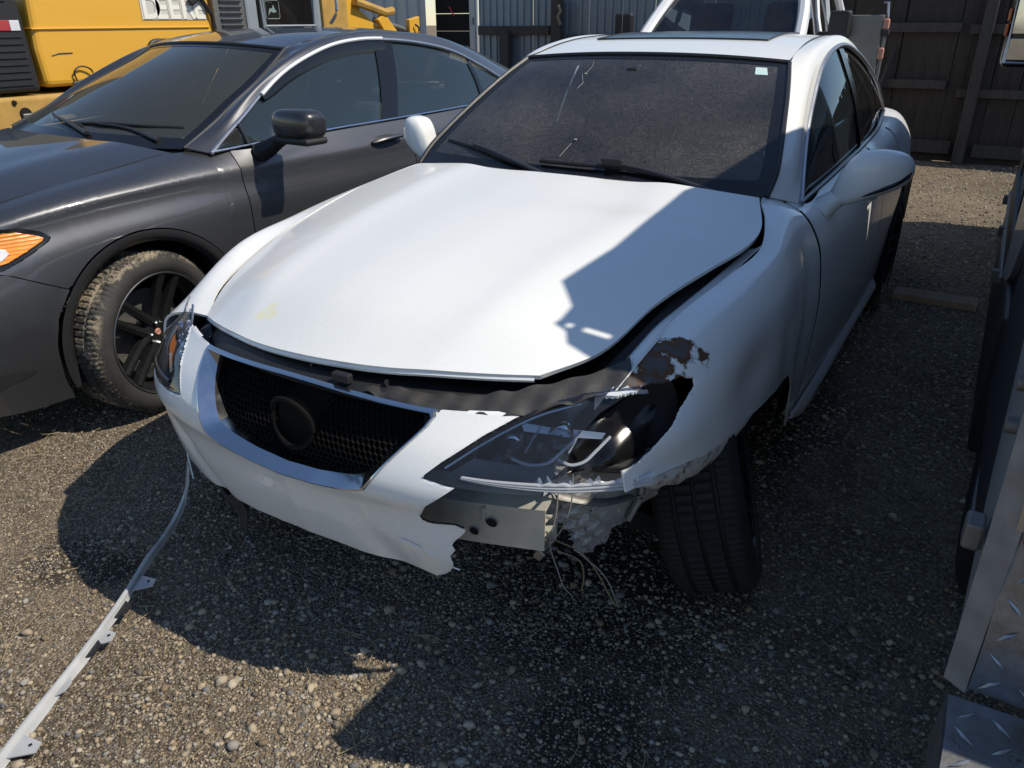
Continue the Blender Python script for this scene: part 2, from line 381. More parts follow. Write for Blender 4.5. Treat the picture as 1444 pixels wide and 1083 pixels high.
class MB:
    """collects boxes, tubes, lathes and prisms into one mesh"""
    def __init__(s): s.V = []; s.F = []
    def add(s, V, F):
        o = len(s.V); s.V += [tuple(map(float, v)) for v in V]; s.F += [tuple(int(i)+o for i in f) for f in F]; return s
    def box(s, c, d, rz=0, rx=0, ry=0):
        M = Matrix.Rotation(rz, 3, 'Z') @ Matrix.Rotation(ry, 3, 'Y') @ Matrix.Rotation(rx, 3, 'X'); V = []
        for x in (-.5, .5):
            for y in (-.5, .5):
                for z in (-.5, .5): V.append(Vector(c)+M @ Vector((x*d[0], y*d[1], z*d[2])))
        return s.add(V, [(0, 1, 3, 2), (4, 6, 7, 5), (0, 4, 5, 1), (2, 3, 7, 6), (0, 2, 6, 4), (1, 5, 7, 3)])
    def tube(s, P, r, n=8, cap=True, flat=1.0, up=(0, 0, 1)):
        P = [Vector(p) for p in P]; K = len(P); rr = r if hasattr(r, '__len__') else [r]*K; V = []; F = []
        for i, p in enumerate(P):
            t = (P[min(i+1, K-1)]-P[max(i-1, 0)]).normalized(); u = Vector(up)
            if abs(t.dot(u)) > .95: u = Vector((1, 0, 0))
            a = t.cross(u).normalized(); b_ = a.cross(t)
            for j in range(n):
                q = 2*PI*j/n; V.append(p+a*math.cos(q)*rr[i]+b_*math.sin(q)*rr[i]*flat)
        for i in range(K-1):
            for j in range(n): F.append((i*n+j, i*n+(j+1) % n, (i+1)*n+(j+1) % n, (i+1)*n+j))
        if cap: F.append(tuple(range(n-1, -1, -1))); F.append(tuple((K-1)*n+j for j in range(n)))
        return s.add(V, F)
    def lathe_x(s, prof, n=48, c=(0, 0, 0), cap=False, rfun=None):
        """prof: list of (x, radius); turned about the x axis"""
        K = len(prof); V = []; F = []
        for i in range(n):
            a = 2*PI*i/n
            for kx, (x, r_) in enumerate(prof):
                rad = r_ if rfun is None else rfun(i, kx, r_)
                V.append((c[0]+x, c[1]+rad*math.sin(a), c[2]+rad*math.cos(a)))
        for i in range(n):
            for j in range(K-1): F.append((i*K+j, i*K+j+1, ((i+1) % n)*K+j+1, ((i+1) % n)*K+j))
        if cap: F.append(tuple(i*K+K-1 for i in range(n))); F.append(tuple(i*K for i in range(n-1, -1, -1)))
        return s.add(V, F)
    def prism(s, poly, a, b_, axes=(1, 2, 0)):
        """poly in axes[0],axes[1]; extruded from a to b along axes[2]"""
        n = len(poly); V = []
        for e in (a, b_):
            for p in poly:
                v = [0, 0, 0]; v[axes[0]] = p[0]; v[axes[1]] = p[1]; v[axes[2]] = e; V.append(v)
        F = [tuple(range(n)), tuple(range(2*n-1, n-1, -1))]+[((i+1) % n, i, n+i, n+(i+1) % n) for i in range(n)]
        return s.add(V, F)
    def build(s, name, mat, parent=None, smooth=False, bev=0, seg=2, fix=True, **props):
        o = raw(name, s.V, s.F, mat, parent, smooth, **props)
        if fix:
            import bmesh
            bm = bmesh.new(); bm.from_mesh(o.data); bmesh.ops.recalc_face_normals(bm, faces=bm.faces); bm.to_mesh(o.data); bm.free()
        if bev: bevel(o, bev, seg)
        if smooth:
            o.data.polygons.foreach_set('use_smooth', [True]*len(o.data.polygons))
            if not bev:
                try: o.data.set_sharp_from_angle(angle=math.radians(40))
                except Exception: pass
        return o
def thing(name, label, cat, loc=(0, 0, 0), rz=0, group=None):
    o = bpy.data.objects.new(name, None); COL.objects.link(o); o.location = loc; o.rotation_euler = (0, 0, rz); o.empty_display_size = .2
    o['label'] = label; o['category'] = cat
    if group: o['group'] = group
    return o
def tag(o, label, cat, group=None):
    o['label'] = label; o['category'] = cat
    if group: o['group'] = group
    return o
def structure(o): o['kind'] = 'structure'; return o
def smoothed(P, n, closed=False):
    return [Vector(p) for p in curve(P, n)]

# ------------------------------------------------------------------ ground
def ground():
    n = 1
    xs = np.concatenate([np.linspace(-260, -4.2, 24), np.linspace(-4, 3, 141), np.linspace(3.2, 260, 24)])
    ys = np.concatenate([np.linspace(-260, -2.7, 20), np.linspace(-2.5, 9, 161), np.linspace(9.2, 320, 24)])
    X, Y = np.meshgrid(xs, ys, indexing='ij')
    Z = .010*np.sin(X*2.1+.5*np.sin(Y*1.7))*np.cos(Y*1.6+.7)+.005*np.sin(X*6.3+Y*4.1)*np.sin(Y*5.2-X*1.3)-.006
    Z *= np.exp(-((np.abs(X)/60)**4))
    o = gridmesh('ground', np.stack([X, Y, Z], -1), 'dirt', c=(0, 0, -50)); structure(o)
def gz(x, y):
    return .010*np.sin(x*2.1+.5*np.sin(y*1.7))*np.cos(y*1.6+.7)+.005*np.sin(x*6.3+y*4.1)*np.sin(y*5.2-x*1.3)-.006
ground()

def gravel():
    # loose stones of many sizes and tones; small ones are octahedra, larger ones icosahedra
    t = (1+5**.5)/2
    ico = np.array([(-1, t, 0), (1, t, 0), (-1, -t, 0), (1, -t, 0), (0, -1, t), (0, 1, t), (0, -1, -t), (0, 1, -t), (t, 0, -1), (t, 0, 1), (-t, 0, -1), (-t, 0, 1)])/math.sqrt(1+t*t)
    icf = np.array([(0, 11, 5), (0, 5, 1), (0, 1, 7), (0, 7, 10), (0, 10, 11), (1, 5, 9), (5, 11, 4), (11, 10, 2), (10, 7, 6), (7, 1, 8), (3, 9, 4), (3, 4, 2), (3, 2, 6), (3, 6, 8), (3, 8, 9), (4, 9, 5), (2, 4, 11), (6, 2, 10), (8, 6, 7), (9, 8, 1)])
    octv = np.array([(1, 0, 0), (-1, 0, 0), (0, 1, 0), (0, -1, 0), (0, 0, 1), (0, 0, -1)], float)
    octf = np.array([(0, 2, 4), (2, 1, 4), (1, 3, 4), (3, 0, 4), (2, 0, 5), (1, 2, 5), (3, 1, 5), (0, 3, 5)])
    pts = []
    def scatter(n, x0, x1, y0, y1, s0, s1, p=2.2, even=0):
        x = rng.uniform(x0, x1, n); y = rng.uniform(y0, y1, n); s = s0+(s1-s0)*rng.random(n)**p
        # drifts of stones between patches of bare trodden earth
        f = .5+.5*np.sin(x*2.3+1.1*np.sin(y*1.9+.4))*np.sin(y*2.9+.8*np.sin(x*3.1))
        f2 = .5+.5*np.sin(x*7.1+2*np.sin(y*5.3))*np.sin(y*6.7+1.5*np.sin(x*6.1+1))
        bare = np.clip((-.2-x)*.8, 0, .45)
        kp = rng.random(n) < np.maximum(even, (.12+.75*f+.45*f2)*(1-bare))
        pts.append(np.stack([x[kp], y[kp], s[kp]], 1))
    scatter(105000, -1.0, 1.6, -1.75, -.30, .0016, .0048, 1.4, .35)
    scatter(15000, -1.0, 1.6, -1.75, -.2, .004, .0085, 1.8)
    scatter(1300, -.9, 1.6, -1.75, -.1, .007, .016, 2.2)
    scatter(34000, -2.2, 1.6, -.6, 1.2, .0028, .0065, 1.6, .3)
    scatter(1800, -2.2, 1.6, -.5, 1.4, .006, .013, 2.2)
    scatter(16000, .3, 1.9, .9, 4.2, .004, .009, 2.0, .3)
    scatter(36000, -1.7, -.9, -1.2, .2, .0018, .005, 1.6, .3)
    scatter(12000, -.2, 3.5, 3.2, 8.3, .006, .013, 2.2, .3)
    A = np.concatenate(pts)
    pal = np.array([(.38, .31, .215), (.44, .37, .265), (.29, .235, .165), (.20, .175, .145), (.32, .30, .265), (.45, .385, .29), (.22, .16, .10), (.17, .165, .16), (.40, .32, .21), (.11, .095, .08)])
    VV = []; FF = []; CC = []; off = 0
    for base, fc, sel in ((octv, octf, A[:, 2] < .0052), (ico, icf, A[:, 2] >= .0052)):
        B = A[sel]; n = len(B); nv = len(base)
        sc = np.stack([rng.uniform(.75, 1.4, n), rng.uniform(.7, 1.1, n), rng.uniform(.45, .85, n)], 1)*B[:, 2:3]
        V = base[None]*sc[:, None]*(1+rng.uniform(-.25, .25, (n, nv, 1)))
        a = rng.uniform(0, 2*PI, n); b_ = rng.normal(0, .35, n)
        ca, sa, cb, sb = np.cos(a)[:, None], np.sin(a)[:, None], np.cos(b_)[:, None], np.sin(b_)[:, None]
        y1 = V[..., 1]*cb-V[..., 2]*sb; z1 = V[..., 1]*sb+V[..., 2]*cb
        W = np.stack([V[..., 0]*ca-y1*sa, V[..., 0]*sa+y1*ca, z1], -1)
        W[..., 0] += B[:, 0:1]; W[..., 1] += B[:, 1:2]; W[..., 2] += (gz(B[:, 0], B[:, 1])+sc[:, 2]*rng.uniform(0, .7, n))[:, None]
        VV.append(W.reshape(-1, 3)); FF.append((fc[None]+nv*np.arange(n)[:, None, None]).reshape(-1, 3)+off); off += n*nv
        CC.append(np.repeat(pal[rng.integers(0, len(pal), n)]*rng.uniform(.75, 1.1, (n, 1)), nv, 0))
    W = np.concatenate(VV); F = np.concatenate(FF); C_ = np.concatenate(CC)
    me = bpy.data.meshes.new('gravel'); me.vertices.add(len(W)); me.vertices.foreach_set('co', W.ravel())
    me.loops.add(F.size); me.loops.foreach_set('vertex_index', F.ravel()); me.polygons.add(len(F))
    me.polygons.foreach_set('loop_start', np.arange(0, F.size, 3)); me.polygons.foreach_set('use_smooth', np.ones(len(F), bool)); me.update(calc_edges=True)
    at = me.attributes.new('tone', 'FLOAT_COLOR', 'POINT')
    at.data.foreach_set('color', np.concatenate([C_, np.ones((len(C_), 1))], 1).ravel())
    o = link('gravel', me, 'pebble', smooth=False); o['kind'] = 'stuff'; o['label'] = 'loose tan and grey gravel spread over the dirt yard'
gravel()
def straws():
    b = MB()
    for i in range(340):
        if i < 160: x, y = random.uniform(-1.7, .4), random.uniform(-1.6, -.3)
        elif i < 220: x, y = random.uniform(.3, 1.5), random.uniform(-1.2, 1.5)
        else: x, y = random.uniform(-.2, 2.6), random.uniform(5.2, 8.2)
        a = random.uniform(0, PI*2); L = random.uniform(.03, .11)*(1.5 if i >= 220 else 1); z = float(gz(x, y))+.010
        b.tube([(x, y, z), (x+L*.5*math.cos(a), y+L*.5*math.sin(a), z+.008), (x+L*math.cos(a+.25), y+L*math.sin(a+.25), z+random.uniform(0, .012))], .0009 if i < 220 else .0022, 4)
    o = b.build('straw', 'straw'); o['kind'] = 'stuff'; o['label'] = 'dry grass stalks strewn over the gravel'
straws()

# ------------------------------------------------------------------ saloon car bodies
class Side:
    """body side given as cross-section profiles (x, z) from the top edge down, at stations along y"""
    def __init__(s, st): s.Y = [a for a, _ in st]; s.A = np.array([p for _, p in st], float)
    def dense(s, y):
        p = herm(s.Y, s.A, [y])[0]; return herm(chord(p), p, np.linspace(0, 1, 110))
    def column(s, y, zb, zt, nv):
        d = s.dense(y); z = np.minimum.accumulate(d[:, 1]-np.arange(110)*1e-7); q = np.arange(110.)
        a = np.interp(-zt, -z, q) if zt is not None else 0.; b_ = np.interp(-zb, -z, q) if zb is not None else 109.
        t = np.linspace(a, max(b_, a+.02), nv); return np.stack([np.interp(t, q, d[:, 0]), np.full(nv, y), np.interp(t, q, d[:, 1])], 1)
    def x(s, y, z):
        d = s.dense(y); return float(np.interp(-z, -np.minimum.accumulate(d[:, 1]-np.arange(110)*1e-7), d[:, 0]))
    def grid(s, ys, nv, zb=None, zt=None, sx=1, off=0):
        G = np.stack([s.column(y, zb(y) if zb else None, zt(y) if zt else None, nv) for y in ys])
        G[..., 0] -= off; G[..., 0] *= sx; return G
def arch(yc, zc, r, zs):
    def f(y):
        d = r*r-(y-yc)**2
        return max(zs, zc+math.sqrt(d)) if d > 0 else zs
    return f
def ysamp(y0, y1, n, arcs=()):
    ys = set(np.round(np.linspace(y0, y1, n), 4))
    for yc, r in arcs:
        for a in np.linspace(0, PI, 41):
            y = yc+r*math.cos(a)*.9995
            if y0 < y < y1: ys.add(round(y, 4))
        for e in (-1, 1):
            for d_ in (.002, -.002):
                y = yc+e*r+d_
                if y0 < y < y1: ys.add(round(y, 4))
    ys = sorted(ys); out = [ys[0]]
    for y in ys[1:]:
        if y-out[-1] > .0015: out.append(y)
    return out
MX = np.array([-1, 1, 1.])

def greenhouse(root, sp):
    pm = sp['paint']; wsE = np.array(sp['ws_edge']); n = 30
    # windshield
    def screen(edge, base_c, top_c, name, mat, bulge, inset=.0):
        e = curve(edge, 22); rows = []
        bc, tc = np.array(base_c), np.array(top_c); N_ = 31
        for i, p in enumerate(e):
            f = i/21; L = p*MX; c_ = bc*(1-f)+tc*f
            c_[1:] = c_[1:]+np.array(bulge)*math.sin(PI*f)
            xs = np.linspace(-1, 1, N_); row = []
            for x in xs:
                k_ = abs(x)**2.2; q = c_*(1-k_)+(p if x > 0 else L)*k_; q[0] = x*p[0]; row.append(q)
            rows.append(row)
        return np.array(rows)
    G = screen(wsE, sp['ws_base_c'], sp['ws_top_c'], 'windshield', sp['ws_mat'], sp.get('ws_bulge', (-.01, .012)))
    ws = gridmesh('windshield', G, sp['ws_mat'], root)
    # black ceramic border, laid just under the glass
    B = G.copy(); B[..., 2] += .0012; B[..., 1] -= .0012
    mk = np.zeros((21, 30), bool); mk[-1:] = 1; nb_ = sp.get('frit', 1); mk[:, :nb_] = 1; mk[:, -nb_:] = 1; mk[:2, :] = 1
    gridmesh('glass_border', B, 'black_gloss', ws, mask=mk)
    # rubber seal round it
    path = [G[i, -1] for i in range(0, 22)]+[G[-1, j] for j in range(30, -1, -1)]+[G[i, 0] for i in range(21, -1, -1)]
    MB().tube([p+np.array((0, -.002, .002)) for p in path], sp.get('seal_r', .009), 6).build('windshield_seal', 'black_trim', ws, True)
    R = screen(np.array(sp['rw_edge'])[::-1], sp['rw_base_c'], sp['rw_top_c'], 'rear_window', 'tinted_glass', (.012, .012))
    rwo = gridmesh('rear_window', R, 'tinted_glass', root)
    for sx in (1, -1): MB().tube([p*np.array((sx, 1, 1.))+np.array((0, 0, -.004)) for p in curve(sp['rw_edge'], 20)], .016, 6).build('rear_window_seal', 'black_trim', rwo, True)
    # roof panel
    E = curve(sp['roof_edge'], 26); C = curve(sp['roof_c'], 26); rows = []
    for e, c_ in zip(E, C):
        row = []
        for x in np.linspace(-1, 1, 29):
            k_ = abs(x)**2.4; q = np.array(c_)*(1-k_)+e*k_; q[0] = x*e[0]; row.append(q)
        rows.append(row)
    RG = np.array(rows); roof = gridmesh('roof', RG, pm, root, .006)
    if 'sunroof' in sp:
        i0, i1, j0, j1 = sp['sunroof']; sub = RG[i0:i1, j0:j1].copy(); sub[..., 2] += .0035
        sr = gridmesh('sunroof', sub, 'black_gloss', roof)
        per = [sub[i, 0] for i in range(len(sub))]+[sub[-1, j] for j in range(sub.shape[1])]+[sub[i, -1] for i in range(len(sub)-1, -1, -1)]+[sub[0, j] for j in range(sub.shape[1]-1, -1, -1)]
        MB().tube(per, .004, 6).build('sunroof_seal', 'black_trim', sr, True)
    inn = np.array(sp['band_in']); out = np.array(sp['band_out'])
    top = np.array(sp['dlo_top']); belt = np.array(sp['dlo_belt'])
    for sx in (1, -1):
        k_ = np.array([sx, 1, 1.])
        bl_ = np.clip(np.arange(len(inn))/2.5, .0, 1)[:, None]*np.clip((len(inn)-1-np.arange(len(inn)))/2.5, .0, 1)[:, None]
        mid = (inn+out)/2+np.array(sp.get('band_bulge', (.018, 0, .018)))*bl_
        q1 = inn*.72+mid*.36-out*.08+np.array((.006, 0, .006)); 
        BG = tensor(np.stack([inn, mid, out], 1), 90, 13)
        pr_ = gridmesh('pillar_and_roof_rail', BG*k_, pm, root, .008)
        if 'trim_in' in sp:
            IG = tensor([[inn[q_]+np.array((-.022, .004, -.014)), inn[q_]+np.array((-.040, .065, -.030)), out[q_]+np.array((-.038, .03, 0))] for q_ in range(9)], 40, 9)
            gridmesh('pillar_lining', IG*k_, sp['trim_in'], pr_, .004)
        MB().tube([p*k_+np.array((0, 0, .001)) for p in curve(sp['roof_edge'], 30)], .004, 6).build('roof_gutter', 'black_trim', root, True)
        # glass between belt and roof rail
        Td = curve(top, 500); Bd = curve(belt, 500)
        def at_y(D, y): return np.stack([np.interp(y, D[:, 1], D[:, i]) for i in range(3)], -1)
        pairs = sp['pairs']; names = ['front_door_window', 'b_pillar', 'rear_door_window', 'window_divider', 'quarter_window']
        mats_ = [sp['side_glass'][0], 'black_gloss', sp['side_glass'][1], 'black_gloss', sp['side_glass'][1]]
        for i in range(5):
            (b0, t0), (b1, t1) = pairs[i], pairs[i+1]; n_ = 26 if i in (0, 2) else 8
            q = np.linspace(0, 1, n_)
            if i == 0: q = q**1.6
            if i == 4: q = 1-(1-q)**1.6
            BB, TT = at_y(Bd, b0+(b1-b0)*q), at_y(Td, t0+(t1-t0)*q)
            WG = np.array([BB*(1-f)+TT*f+np.array((.016*math.sin(PI*f)-.012+(.008 if i in (1, 3) else 0), 0, 0)) for f in np.linspace(0, 1, 12)]).transpose(1, 0, 2)
            gridmesh(names[i], WG*k_, mats_[i], root)
        tr = sp.get('trim', 'black_gloss')
        MB().tube([p*k_+np.array((sx*.002, 0, .004)) for p in curve(belt, 40)], .010, 8, flat=.7).build('belt_moulding', sp.get('belt_trim', tr), root, True)
        MB().tube([p*k_+np.array((sx*.003, 0, -.002)) for p in curve(top, 60)], sp.get('trim_r', .008), 8).build('window_moulding', tr, root, True)
    return G

def body_sides(root, sp, skip=()):
    sd_ = sp['side']; pm = sp['paint']; res = {}
    for sx in (1, -1):
        sd_ = sp['side'] if sx > 0 else sp.get('side_r', sp['side'])
        for (nm, y0, y1, zb, arcs) in sp['panels']:
            if (nm, sx) in skip: continue
            ys = ysamp(y0+.0025, y1-.0025, max(8, int((y1-y0)/.035)), arcs)
            o = gridmesh(nm, sd_.grid(ys, 34, zb, None, sx), pm, root, .008); res[nm, sx] = o
        # dark inner shell behind the shut lines
        y0, y1, zb = sp['shell']
        ys = ysamp(y0, y1, 60, sp['arcs'])
        gridmesh('inner_shell', sd_.grid(ys, 10, zb, None, sx, .035), 'dark_void', root)
        MB().box((sx*.70, (y0+y1)/2+.1, .26), (.30, sp['wb']-.85, .10)).build('sill', pm if sp.get('sill_paint') else 'black_plastic', root, bev=.02)
    return res

def wheel(root, c, r, w_, rim, side, steer=0, style='five', tmat='tyre_rubber', rmat='rim_black', camber=0, detail=True):
    o = MB()
    hw = w_/2
    o.lathe_x([(hw*.92, rim+.008), (hw*.80, rim-.004), (hw*.45, rim-.022), (-hw*.5, rim-.03), (-hw*.9, rim)], 56)
    o.lathe_x([(hw*.92, rim+.008), (hw*.97, rim+.010), (hw*.97, rim+.004), (hw*.9, rim-.002)], 56)
    wh = o.build('wheel', rmat, root, True)
    wh.location = c; wh.rotation_euler = (0, camber, steer+(0 if side > 0 else PI))
    MB().lathe_x([(hw*.97, rim+.011), (hw*1.0, rim+.009), (hw*.99, rim+.004)], 64).build('rim_lip', 'satin_chrome', wh, True)
    sh = r-.018
    prof = [(hw*.86, rim), (hw*1.0, rim+.02), (hw*1.06, rim+.35*(r-rim)), (hw*1.05, rim+.62*(r-rim)), (hw*.98, sh-.006), (hw*.90, r-.008), (hw*.80, r-.002), (hw*.56, r), (hw*.52, r-.009), (hw*.46, r-.009), (hw*.42, r+.001), (hw*.06, r+.002), (hw*.04, r-.009)]
    prof = prof+[(-x, q) for x, q in prof[::-1]]
    nb = 104; K = len(prof)
    def rf(i, kx, q):
        kk = min(kx, K-1-kx)
        if kk in (5, 6, 7) and i % 3 == 0: return q-.0045
        if kk == 4 and i % 3 == 0: return q-.0015
        if kk in (10, 11) and (i+1) % 4 == 0: return q-.006
        return q
    MB().lathe_x(prof, nb*3, rfun=rf).build('tyre', tmat, wh, True)
    if not detail:
        MB().lathe_x([(hw*.4, .02), (hw*.4, rim-.02), (hw*.3, rim-.01)], 40).build('wheel_disc', rmat, wh, True); return wh
    MB().lathe_x([(hw*.55, .004), (hw*.60, .03), (hw*.60, .052), (hw*.45, .066), (hw*.1, .07)], 32).build('hub', rmat, wh, True)
    MB().lathe_x([(hw*.61, .001), (hw*.63, .011), (hw*.58, .015)], 24).build('hub_cap', 'pink_rust', wh, True)
    for s in range(5):
        a = 2*PI*s/5+.35
        for d_ in (-1, 1):
            b = MB(); off = .027
            pts = []
            for t in (0, .35, .7, 1):
                rad = .045+t*(rim-.05); x = hw*(.58+.30*t**1.5); lat = d_*(off+.012*t)
                pts.append((x, rad, lat))
            V = []; F = []
            for (x, rad, lat) in pts:
                hwid = .0185-.003*(rad/rim)
                for (dx, dl) in ((.006, -hwid), (.012, 0), (.006, hwid), (-.022, hwid), (-.022, -hwid)):
                    l2 = lat+dl
                    V.append((x+dx, rad*math.sin(a)+l2*math.cos(a), rad*math.cos(a)-l2*math.sin(a)))
            for i in range(3):
                for j in range(5): F.append((i*5+j, i*5+(j+1) % 5, i*5+5+(j+1) % 5, i*5+5+j))
            F += [(4, 3, 2, 1, 0), (15, 16, 17, 18, 19)]
            b.add(V, F).build('spoke', rmat, wh)
        a2 = a+PI/5
        ln = MB().lathe_x([(hw*.60, .010), (hw*.74, .009), (hw*.78, .004), (hw*.78, 0.0005)], 6)
        l_ = ln.build('lug_nut', 'chrome', wh); l_.location = (0, .045*math.sin(a2), .045*math.cos(a2))
    MB().lathe_x([(hw*.05, .06), (hw*.05, rim*.72), (-hw*.02, rim*.72), (-hw*.02, .06)], 48).build('brake_disc', 'dull_metal', wh, True)
    cb = MB()
    for q in range(6):
        an = (2.3+.16*q)*(-1); rad = rim*.68
        cb.box((hw*.12, rad*math.sin(an), rad*math.cos(an)), (.07, .05, .055), rx=an)
    cb.build('brake_caliper', 'steel', wh, bev=.006)
    return wh
def wheelwell(root, yc, zc, r, sx, x0=.45, x1=.87):
    G = np.array([[(sx*x, yc+(r)*math.cos(a), zc+r*math.sin(a)) for x in (x0, (x0+x1)/2, x1)] for a in np.linspace(-.25, PI+.25, 30)])
    gridmesh('wheel_liner', G, 'dark_void', root)
    MB().prism([(yc+r*math.cos(a), zc+r*math.sin(a)) for a in np.linspace(-.25, PI+.25, 24)], sx*x0, sx*(x0-.01)).build('wheel_liner_back', 'dark_void', root)

def seat(root, x, y, z, mat, wd=.50, name='front_seat'):
    b = MB(); b.box((x, y, z), (wd, .50, .16), rx=.12)
    s = b.build(name, mat, root, bev=.05, seg=3)
    MB().box((x, y+.33, z+.36), (wd, .16, .62), rx=-.28).build('seat_back', mat, s, bev=.055, seg=3)
    h = MB(); h.box((x, y+.46, z+.77), (.27, .10, .18), rx=-.2); h.build('headrest', mat, s, bev=.045, seg=3)
    p = MB(); p.tube([(x-.06, y+.42, z+.62), (x-.06, y+.45, z+.72)], .006, 6); p.tube([(x+.06, y+.42, z+.62), (x+.06, y+.45, z+.72)], .006, 6); p.build('headrest_post', 'steel', s, True)
def interior(root, sp):
    y0 = sp['cowl_y']; wd = sp['inw']; mt = sp['seat_mat']
    MB().box((0, 1.55, .24), (1.5, 3.6, .06)).build('floor_pan', 'dark_void', root)
    D = [[(-wd, y0+.03, .93), (-wd*.5, y0-.05, .955), (0, y0-.08, .96), (wd*.5, y0-.05, .955), (wd, y0+.03, .93)],
         [(-wd, y0+.28, .935), (-wd*.5, y0+.26, .965), (0, y0+.25, .955), (wd*.5, y0+.26, .975), (wd, y0+.28, .935)],
         [(-wd, y0+.50, .88), (-wd*.5, y0+.50, .915), (0, y0+.50, .90), (wd*.5, y0+.50, .935), (wd, y0+.50, .88)],
         [(-wd, y0+.54, .55), (-wd*.5, y0+.54, .55), (0, y0+.54, .55), (wd*.5, y0+.54, .55), (wd, y0+.54, .55)]]
    gridmesh('dashboard', tensor(D, 30, 30), 'dash_plastic', root, .01, c=(0, 1.2, 0))
    MB().box((0, y0-.02, .55), (1.35, .04, .75)).build('firewall', 'dark_void', root)
    b = MB(); cx = sp['wheel_x']; ys_ = y0+.62
    b.tube([(cx+.185*math.cos(a), ys_+.18*math.sin(a)*.35, .90+.18*math.sin(a)*.93) for a in np.linspace(0, 2*PI, 33)], .014, 8)
    sw = b.build('steering_wheel', 'black_plastic', root, True)
    MB().box((cx, ys_-.02, .90), (.15, .06, .12), rx=-.35).build('wheel_boss', 'black_plastic', sw, bev=.02)
    for sx in (-.37, .37): seat(root, sx, y0+1.02, .42, mt)
    b = MB(); b.box((0, y0+1.98, .44), (1.30, .52, .2), rx=.1); bs = b.build('rear_seat', mt, root, bev=.05)
    MB().box((0, y0+2.28, .78), (1.28, .16, .62), rx=-.4).build('seat_back', mt, bs, bev=.05)
    for sx in (-.36, .36): MB().box((sx, y0+2.42, 1.10), (.26, .09, .16), rx=-.3).build('headrest', mt, bs, bev=.04)
    MB().box((0, y0+2.62, .98), (1.2, .42, .03)).build('parcel_shelf', 'dash_plastic', root)
    for sx in (-1, 1):
        MB().box((sx*(wd+.03), y0+1.2, .62), (.03, 2.0, .62)).build('door_card', 'dash_plastic', root, bev=.01)
    # rear view mirror
    b = MB(); b.box((0, sp['rvm'][0], sp['rvm'][1]), (.22, .03, .065), rx=-.2); rm = b.build('rear_view_mirror', 'black_plastic', root, bev=.02)
    MB().box((0, sp['rvm'][0]-.03, sp['rvm'][1]+.05), (.05, .05, .07)).build('mirror_mount', 'black_plastic', rm, bev=.01)
def wiper(root, P, arm, name='wiper'):
    b = MB(); b.tube(smoothed(P, 14), .007, 6); wi = b.build(name, 'black_plastic', root, True)
    b = MB(); b.tube(smoothed(arm, 12), [.013-.0005*i for i in range(12)], 8, flat=.6); b.build('wiper_arm', 'black_trim', wi, True)
    return wi
def mirror_shell(root, C, mat, c, name='side_mirror'):
    G = tensor(C, 26, 26); o = gridmesh(name, G, mat, root, c=c); return o

# ================================================================== the wrecked white saloon
WC = thing('wrecked_sedan', 'white sedan with torn front bumper, smashed headlight and rusted dented fender', 'car')
wst = [
 (-.66, [(.655, .745), (.70, .725), (.74, .68), (.765, .60), (.77, .45), (.75, .25)]),
 (-.55, [(.682, .772), (.725, .757), (.775, .70), (.805, .60), (.81, .45), (.79, .25)]),
 (-.30, [(.708, .850), (.770, .838), (.828, .772), (.855, .63), (.855, .45), (.83, .23)]),
 (-.02, [(.741, .884), (.798, .874), (.850, .812), (.875, .66), (.872, .48), (.85, .22)]),
 (.25, [(.763, .913), (.810, .902), (.853, .838), (.875, .68), (.872, .48), (.85, .21)]),
 (.42, [(.722, .955), (.79, .925), (.85, .83), (.872, .70), (.872, .48), (.85, .20)]),
 (.56, [(.675, .982), (.775, .94), (.845, .84), (.872, .71), (.874, .48), (.85, .20)]),
 (.72, [(.757, .940), (.80, .91), (.848, .84), (.874, .71), (.876, .48), (.85, .20)]),
 (1.05, [(.765, .957), (.812, .92), (.858, .85), (.882, .72), (.882, .48), (.855, .20)]),
 (1.80, [(.772, .994), (.825, .96), (.870, .88), (.893, .74), (.89, .48), (.86, .20)]),
 (2.45, [(.735, .993), (.793, .962), (.850, .865), (.882, .74), (.88, .48), (.855, .20)]),
 (3.00, [(.680, 1.005), (.755, .978), (.820, .875), (.865, .74), (.865, .48), (.84, .23)]),
 (3.38, [(.605, 1.015), (.72, .985), (.80, .88), (.83, .72), (.83, .48), (.80, .26)]),
 (3.80, [(.560, .965), (.64, .94), (.71, .84), (.745, .70), (.745, .48), (.72, .28)])]
wside = Side(wst)
wst2 = [(y, list(p)) for y, p in wst]
for i_, (x_, z_) in ((0, (.50, .722)), (1, (.602, .757)), (2, (.684, .826)), (3, (.722, .886)), (4, (.742, .928))): wst2[i_][1][0] = (x_, z_)
wst2[0][1][1] = (.62, .715); wst2[1][1][1] = (.69, .752)
wside2 = Side(wst2)
rarch = arch(2.73, .33, .37, .24); farch = arch(0, .33, .365, .24)
def lip(y): return float(np.interp(y, [-.7, -.6, -.44, -.13, .2, .36, .44, .50, .55, .7], [.60, .60, .58, .558, .515, .50, .42, .30, .22, .22]))
